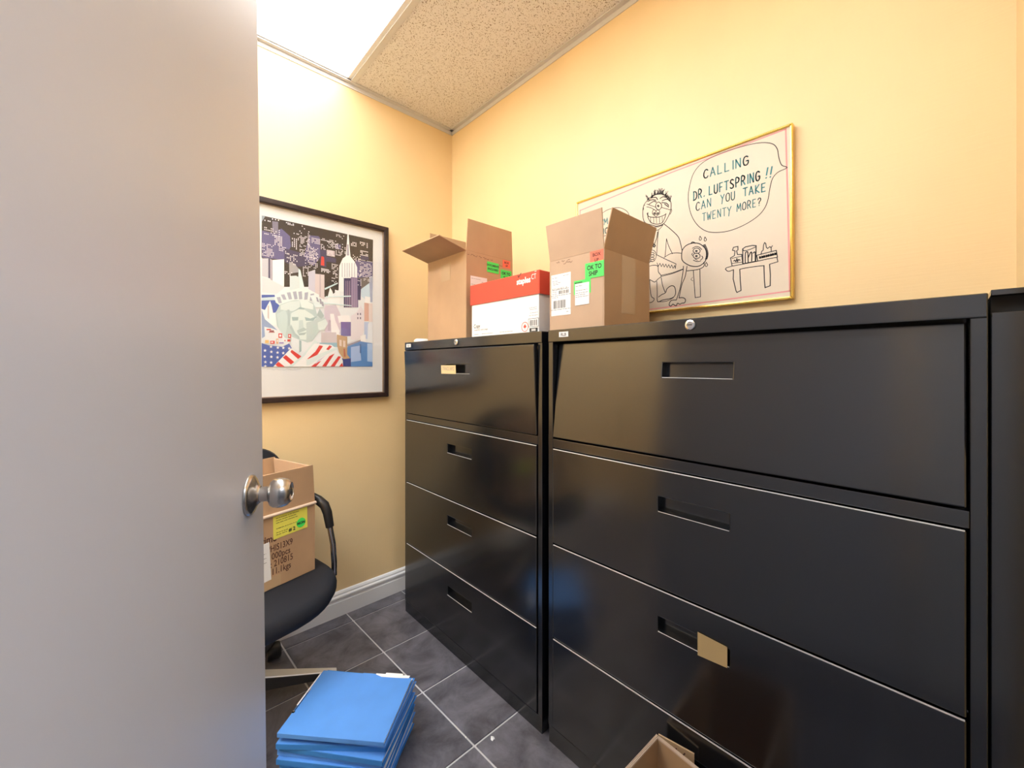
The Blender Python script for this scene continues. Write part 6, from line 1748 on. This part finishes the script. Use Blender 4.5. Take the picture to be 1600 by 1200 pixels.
# ------------------------------------------------------------ office chair with a carton on it
SEAT = .472
CX, CY, CR = .262, 1.625, 10
t = thing('office_chair', 'dark blue-black upholstered office chair on casters with chrome arm loops, behind the door', 'chair', (CX, CY, 0), R(CR))
Mc = WM[t.name]
def cushion(wd, dp, rings, n_exp=3.2, seg=48):
    """stack of superellipse rings (scale, z)"""
    b = MB(); vs = []; fs = []
    for sc, z in rings:
        for k in range(seg):
            a = 2*math.pi*k/seg; c_, s_ = math.cos(a), math.sin(a)
            vs.append((wd/2*sc*math.copysign(abs(c_)**(2/n_exp), c_), dp/2*sc*math.copysign(abs(s_)**(2/n_exp), s_), z))
    for i in range(len(rings)-1):
        for k in range(seg): k2 = (k+1) % seg; fs.append((i*seg+k, i*seg+k2, (i+1)*seg+k2, (i+1)*seg+k))
    fs.append(tuple(reversed(range(seg)))); fs.append(tuple((len(rings)-1)*seg+k for k in range(seg)))
    return vs, fs
vs, fs = cushion(.54, .50, [(.80, SEAT-.080), (.90, SEAT-.073), (.965, SEAT-.056), (.998, SEAT-.036), (1.0, SEAT-.026), (.985, SEAT-.012), (.955, SEAT-.003), (.90, SEAT), (.5, SEAT)])
vs = [(x, y, z-(.034*max(0, (-y-.12)/.13)**2 if y < -.12 else 0)) for x, y, z in vs]           # waterfall front edge
MB().add(vs, fs, Mc).build('seat', M_fabric, t, smooth=True)
vs, fs = cushion(.46, .46, [(.90, -.035), (.98, -.022), (1.0, 0), (.97, .018), (.88, .026), (.4, .028)], 3.6)
Mbk = Mc @ Matrix.Translation((.035, .270, .660)) @ Matrix.Rotation(R(82), 4, 'X')
MB().add(vs, fs, Mbk).build('backrest', M_fabric, t, smooth=True)
MB().tube([(.02, .10, .385), (.03, .29, .39), (.04, .318, .45), (.04, .312, .62)], .016, 12, Mc, flat=1.8).build('back_bracket', M_plastic, t, smooth=True)
for sgn in (1, -1):
    path = smooth_line([(0, 0), (1, 0)], 1)
    x = .285*sgn
    P = [(x, -.075, .420), (x, -.075, .470), (x-.004*sgn, -.074, .54), (x-.016*sgn, -.073, .61), (x-.025*sgn, -.072, .665), (x-.033*sgn, -.066, .694), (x-.046*sgn, -.045, .713), (x-.056*sgn, -.01, .722), (x-.060*sgn, .10, .730), (x-.064*sgn, .20, .728), (x-.07*sgn, .232, .70), (x-.08*sgn, .240, .64)]
    a = MB().tube(P, .0105, 14, Mc).build('arm', M_chrome, t, smooth=True)
    MB().tube(P[3:10], [.0150, .0165, .017, .017, .017, .0165, .015], 14, Mc).build('arm_pad', M_plastic, a, smooth=True)
BX, BY = .226, 1.660
MB().lathe([(.045, .095), (.045, .172), (.030, .176), (.030, .22), (.020, .225), (.020, .372), (.055, .373), (.055, .385)], 24, Matrix.Translation((BX, BY, 0))).build('gas_column', M_plastic, t, smooth=True)
for k in range(5):
    an = R(53.5 - 72*k); Ma = Matrix.Translation((BX, BY, 0)) @ Matrix.Rotation(an, 4, 'Z')
    lg = MB().add([(.02, -.027, .112), (.02, .027, .112), (.335, .012, .068), (.335, -.012, .068), (.02, -.024, .168), (.02, .024, .168), (.335, .0105, .0865), (.335, -.0105, .0865)],
                  [(3, 2, 1, 0), (4, 5, 6, 7), (0, 1, 5, 4), (1, 2, 6, 5), (2, 3, 7, 6), (3, 0, 4, 7)], Ma).build('leg', M_plastic, t, bevel=.004)
    cp = MB().add([(.05, -.0245, .159), (.05, .0245, .159), (.340, .0115, .0855), (.340, -.0115, .0855), (.05, -.0225, .163), (.05, .0225, .163), (.338, .0105, .0895), (.338, -.0105, .0895)],
                  [(3, 2, 1, 0), (4, 5, 6, 7), (0, 1, 5, 4), (1, 2, 6, 5), (2, 3, 7, 6), (3, 0, 4, 7)], Ma).build('leg_cap', M_bright, lg, bevel=.0015)
    Mw = Ma @ Matrix.Translation((.326, 0, 0)) @ Matrix.Rotation(R(35), 4, 'Z')
    ca = MB(); ca.lathe([(.006, .040), (.006, .070)], 12, Mw); ca.box(-.030, .022, -.005, .005, .022, .052, Mw)
    ca.lathe([(.0285, -.0245), (.031, -.018), (.031, .018), (.0285, .0245)], 20, Mw @ Matrix.Translation((-.008, 0, .034)) @ Matrix.Rotation(R(90), 4, 'X'))
    ca = ca.build('caster', M_plastic, t, smooth=True)
    for s_ in (-1, 1):
        MB().lathe([(0, -.008), (.024, -.008), (.027, -.004), (.027, .004), (.024, .008), (0, .008)], 24, Mw @ Matrix.Translation((-.008, .017*s_, .0272)) @ Matrix.Rotation(R(90), 4, 'X')).build('wheel', M_plastic, ca, smooth=True)

ANG = 16; dx, dy = math.cos(R(ANG)), math.sin(R(ANG))
cw, cd, ch = .37, .25, .246
SZ = SEAT+.0012
c0 = Vector((.482, 1.585, SZ)) - Vector((dx, dy, 0))*cw
t = thing('cardboard_box', 'brown cardboard box with a yellow sticker sitting on the office chair', 'box', c0, rot=(0, R(0), R(ANG)))
WM[t.name] = Matrix.Translation((.482, 1.585, SZ)) @ Matrix.Rotation(R(ANG), 4, 'Z') @ Matrix.Rotation(R(0), 4, 'Y') @ Matrix.Translation((-cw, 0, 0))
t.matrix_world = WM[t.name]
Mx = WM[t.name]
carton_body(cw, cd, ch, .0045, Mx, M_card).build('body', M_card, t, bevel=.001)
flap(cw, .140, .0045, Mx @ hinge_m(0, 0, ch, 0, 1.5), .010).build('flap', M_card, t, bevel=.0008)
flap(cd-.008, .137, .0045, Mx @ hinge_m(cw-.001, .004, ch, 90, -5), .003).build('flap', M_cardp, t, bevel=.0008)
flap(cw, .137, .0045, Mx @ hinge_m(cw, cd, ch, 180, 5), .003).build('flap', M_card, t, bevel=.0008)
flap(cd-.008, .137, .0045, Mx @ hinge_m(0, cd-.004, ch, -90, 4), .003).build('flap', M_card, t, bevel=.0008)
MB().tube([(0, -.003, ch), (cw*.55, -.0035, ch+.001), (cw+.001, -.003, ch)], .0055, 8, Mx).build('fold_ridge', M_liner, t, smooth=True)
Mf = Mx @ frame_m((cw, -.0004, -SZ), (1, 0, 0), (0, 0, 1))       # u measured from the right edge (negative), v = height above the floor
s, mm = sticker(t, 'yellow_sticker', Mf, -.150, -.030, .637, .715, M_yel, rot=1); lines(s, M_ink, mm, [(-.05, .03, .029), (-.05, .02, .021), (-.05, .026, .013), (-.05, .02, -.006), (-.05, -.012, -.020), (-.05, -.014, -.027)], wd=.0016)
b = MB(); ctext(b, '# 2', .017, mm @ Matrix.Translation((-.008, -.031, .0002)), bold=.03); b.build('lettering', M_ink, s)
g = MB().lathe([(0, 0), (.0165, 0), (.0165, .0006), (0, .0006)], 28, mm @ Matrix.Translation((.036, -.014, 0))).build('green_dot', M_grnst, s)
b = MB(); ctext(b, 'MON', .0125, mm @ Matrix.Translation((.036, -.0185, .0012)), bold=.03, align='CENTER'); b.build('lettering', M_ink, s)
b = MB()
for s_, x, z, wd_ in (('PHIS13X9', -.170, .598, .086), ('1000pcs', -.167, .571, .075), ('#: 210815', -.172, .545, .089), ('11.1kgs', -.156, .519, .066)):
    ctext(b, s_, .030, Mf @ Matrix.Translation((x, z, .0003)), bold=.012, width=wd_)
b.build('lettering', M_bink, t)
b = MB(); ctext(b, 'Prime', .036, Mf @ Matrix.Translation((-.203, .630, .0003)), bold=.02, squeeze=.75); b.build('lettering', M_bink, t)
s, mm = sticker(t, 'packing_slip', Mf, -.225, -.160, .505, .632, M_paper, .0015, rot=3); lines(s, M_gink, mm, [(-.02, .02, .03), (-.02, .02, .015), (-.02, .02, 0)])
sticker(t, 'packing_tape', Mf, -.24, -.124, SZ+.002, .513, M_tape, .0004)

# ------------------------------------------------------------ pile of blue folders
FC = Vector((.491, 1.271)); FA = -48.3
N = 11; z = .006
ORD = ['topmost', 'second', 'third', 'fourth', 'fifth', 'sixth', 'seventh', 'eighth', 'ninth', 'tenth', 'lowest']
rf = random.Random(21)
for i in range(N):
    top = i == N-1
    k = N-1-i
    th = .0148 if not top else .012
    ox, oy, ra = (0, 0, 0) if top else ((.012, .010, -1.5) if k == 1 else (rf.uniform(-.012, .014), rf.uniform(-.012, .012), rf.uniform(-4, 4)))
    loc = FC + Vector((ox, oy))
    lab = ('topmost blue file folder of the floor pile, white sheets showing at its far edge' if top else
           ('blue file folder at the very bottom of the pile on the tiled floor' if k == N-1 else '%s blue file folder from the top of the pile on the tiled floor' % ORD[k]))
    if i == 0: z = .0006
    t = thing('file_folder', lab, 'folder', (loc.x, loc.y, z), R(FA+ra), 'blue file folders piled on the floor')
    M = WM[t.name]; w2, d2 = .158, .119
    m1, m2 = (M_folder, M_folder2) if i % 3 else (M_folder2, M_folder)
    if top: m1, m2 = M_folder, M_folder
    # lower cover with a tab along the far long edge
    lo = MB().box(-w2, w2+.004, -d2, d2+.004, 0, .0009, M); tx = -.13+.10*(i % 3); lo.prism([(tx, d2+.004), (tx+.09, d2+.004), (tx+.082, d2+.016), (tx+.008, d2+.016)], 0, .0009, M)
    lo.build('back_cover', m2, t)
    sp = MB().box(-w2, w2, -d2-.0015, -d2, 0, th, M); sp.build('spine', m2, t, bevel=.0004)
    pp = MB(); np_ = 4
    for q in range(np_):
        e = rf.uniform(-.003, .006); g_ = rf.uniform(-.004, .007)
        pp.box(-w2+.004+e, w2-.006+e, -d2+.002, d2-.006+g_, .0012+q*(th-.0028)/np_, .0010+(q+1)*(th-.0028)/np_, M)
    pp.build('papers', M_paper, t)
    up = MB()
    if top:      # cut-away corner, faint crease, a slightly lifted edge
        nx, ny = 12, 8; vs = []; fs = []
        for a in range(nx+1):
            for c_ in range(ny+1):
                x = -w2+2*w2*a/nx; y = -d2+2*d2*c_/ny
                y2 = y - (.010*max(0, min(1, (x-.03)/.02)) if c_ == ny else 0)
                zz = th-.0012 + .0035*max(0, (x-.09)/.066)*max(0, (y-.0)/d2) + .001*math.sin(x*30)*((y+d2)/d2)*.3
                vs.append((x, y2, zz))
        n0 = len(vs); vs += [(p[0], p[1], p[2]+.0012) for p in vs]
        W_ = ny+1
        for a in range(nx):
            for c_ in range(ny):
                q = (a*W_+c_, a*W_+c_+1, (a+1)*W_+c_+1, (a+1)*W_+c_); fs.append(q); fs.append(tuple(n0+v for v in reversed(q)))
        rim = [a*W_ for a in range(nx+1)] + [nx*W_+c_ for c_ in range(1, W_)] + [a*W_+ny for a in range(nx-1, -1, -1)] + [c_ for c_ in range(ny-1, 0, -1)]
        for q in range(len(rim)): r1, r2 = rim[q], rim[(q+1) % len(rim)]; fs.append((r1, r2, n0+r2, n0+r1))
        up.add(vs, fs, M)
    else: up.box(-w2, w2, -d2, d2, th-.001, th, M)
    up.build('front_cover', m1, t)
    if top:
        for bb in ((.028, w2-.012, d2-.02, d2+.006, th-.0022, th-.0016), (.06, .12, d2-.02, d2+.013, th-.003, th-.0024), (-w2-.007, -w2+.02, -.02, d2-.01, th-.004, th-.0034)):
            MB().box(*bb, M).build('loose_sheet', M_paper, t)
        fa = MB().box(-w2+.002, -w2+.0045, -.045, .04, th, th+.0012, M); fa.lathe([(0, th), (.0045, th), (.0045, th+.002), (0, th+.0025)], 12, M @ Matrix.Translation((-w2+.003, -.05, 0)))
        fa.build('fastener', M_chrome, t)
    z += th+.0008 + (.003 if top else 0)

# ------------------------------------------------------------ open carton on the floor in front of the near cabinet
ax_, ay_ = Vector((-1, .055, 0)).normalized(), Vector((-.09, -1, 0)).normalized()
far = Vector((.950, .494, 0)); fw, fd, fh, ft = .33, .22, .300, .0075
og = far + ax_*fw + ay_*fd
Mfx = Matrix(((-ax_.x, -ay_.x, 0, og.x), (-ax_.y, -ay_.y, 0, og.y), (0, 0, 1, 0.0006), (0, 0, 0, 1)))
t = thing('cardboard_box', 'open cardboard box on the floor against the near filing cabinet, at the bottom edge', 'box', (og.x, og.y, 0))
g = .0016
def dwall(x0, x1, y0, y1, along_x):
    b = MB()
    b.box(x0, x1, y0, y1, 0, fh-.003, Mfx)
    return b
bd_ = MB()
for a in ((0, fw, 0, ft), (0, fw, fd-ft, fd), (0, ft, ft, fd-ft), (fw-ft, fw, ft, fd-ft)): bd_.box(*a, 0, fh-.004, Mfx)
bd_.box(ft, fw-ft, ft, fd-ft, 0, ft, Mfx)
bd_.build('body', M_cardin, t)
rm = MB()      # cut rim: three liners with zig-zag fluting between them
def rim_edge(p0, p1, n2):
    d = (p1-p0); ln = d.length; d.normalize(); zt0, zt1 = fh-.005, fh
    for o_ in (0, ft/2-.0005, ft-.001):
        q = [p0+n2*o_, p1+n2*o_, p1+n2*(o_+.001), p0+n2*(o_+.001)]
        rm.prism([(v.x, v.y) for v in q], zt0, zt1, Mfx)
    for lo_, hi_ in ((.001, ft/2-.0005), (ft/2+.0005, ft-.001)):
        nseg = int(ln/.004)
        for k in range(nseg):
            pa = p0+d*(ln*k/nseg)+n2*(lo_ if k % 2 else hi_-.0004); pb = p0+d*(ln*(k+1)/nseg)+n2*(hi_-.0004 if k % 2 else lo_)
            q = [pa, pb, pb+n2*.0006, pa+n2*.0006]; rm.prism([(v.x, v.y) for v in q], zt0, zt1-.0008, Mfx)
V2 = lambda x, y: Vector((x, y))
rim_edge(V2(0, fd-ft), V2(fw, fd-ft), V2(0, 1)); rim_edge(V2(fw-ft, 0), V2(fw-ft, fd-ft), V2(1, 0)); rim_edge(V2(0, 0), V2(fw, 0), V2(0, 1)); rim_edge(V2(0, ft), V2(0, fd-ft), V2(1, 0))
ro = rm.build('cut_rim', M_liner, t); ro['kind'] = 'stuff'
fl_ = MB(); Mt = Mfx @ Matrix.Translation((fw+.001, fd-.004, fh-.055)) @ Matrix.Rotation(R(14), 4, 'Z')
fl_.box(0, .004, -.085, 0, 0, .056, Mt); fo = fl_.build('tab', M_tape, t, bevel=.0006)
b = MB()
for q in range(3): ribbon(b, [(-.012-.020*q, .046-.004*q), (-.018-.020*q, .036), (-.024-.02*q, .046)], .003, Mt @ frame_m((-.0004, 0, 0), (0, 1, 0), (0, 0, 1)))
b.build('print_marks', M_bink, fo)

# scraps of paper on the floor
for (x, y, s, lab) in ((.852, 1.012, .009, 'larger of two white paper scraps on the floor tiles by the cabinets'), (.791, 1.076, .004, 'tiny white paper scrap on the floor tiles, nearer the blue folders')):
    b = MB(); rnd = random.Random(int(s*1e4)); n = 8
    P = [(x+s*rnd.uniform(.6, 1.1)*math.cos(2*math.pi*k/n), y+s*rnd.uniform(.6, 1.1)*math.sin(2*math.pi*k/n), .001+rnd.uniform(0, s*.5)) for k in range(n)]
    b.add(P+[(x, y, .001+s*.7)], [(k, (k+1) % n, n) for k in range(n)]+[tuple(reversed(range(n)))])
    tag(b.build('paper_scrap', M_paper), lab, 'paper')
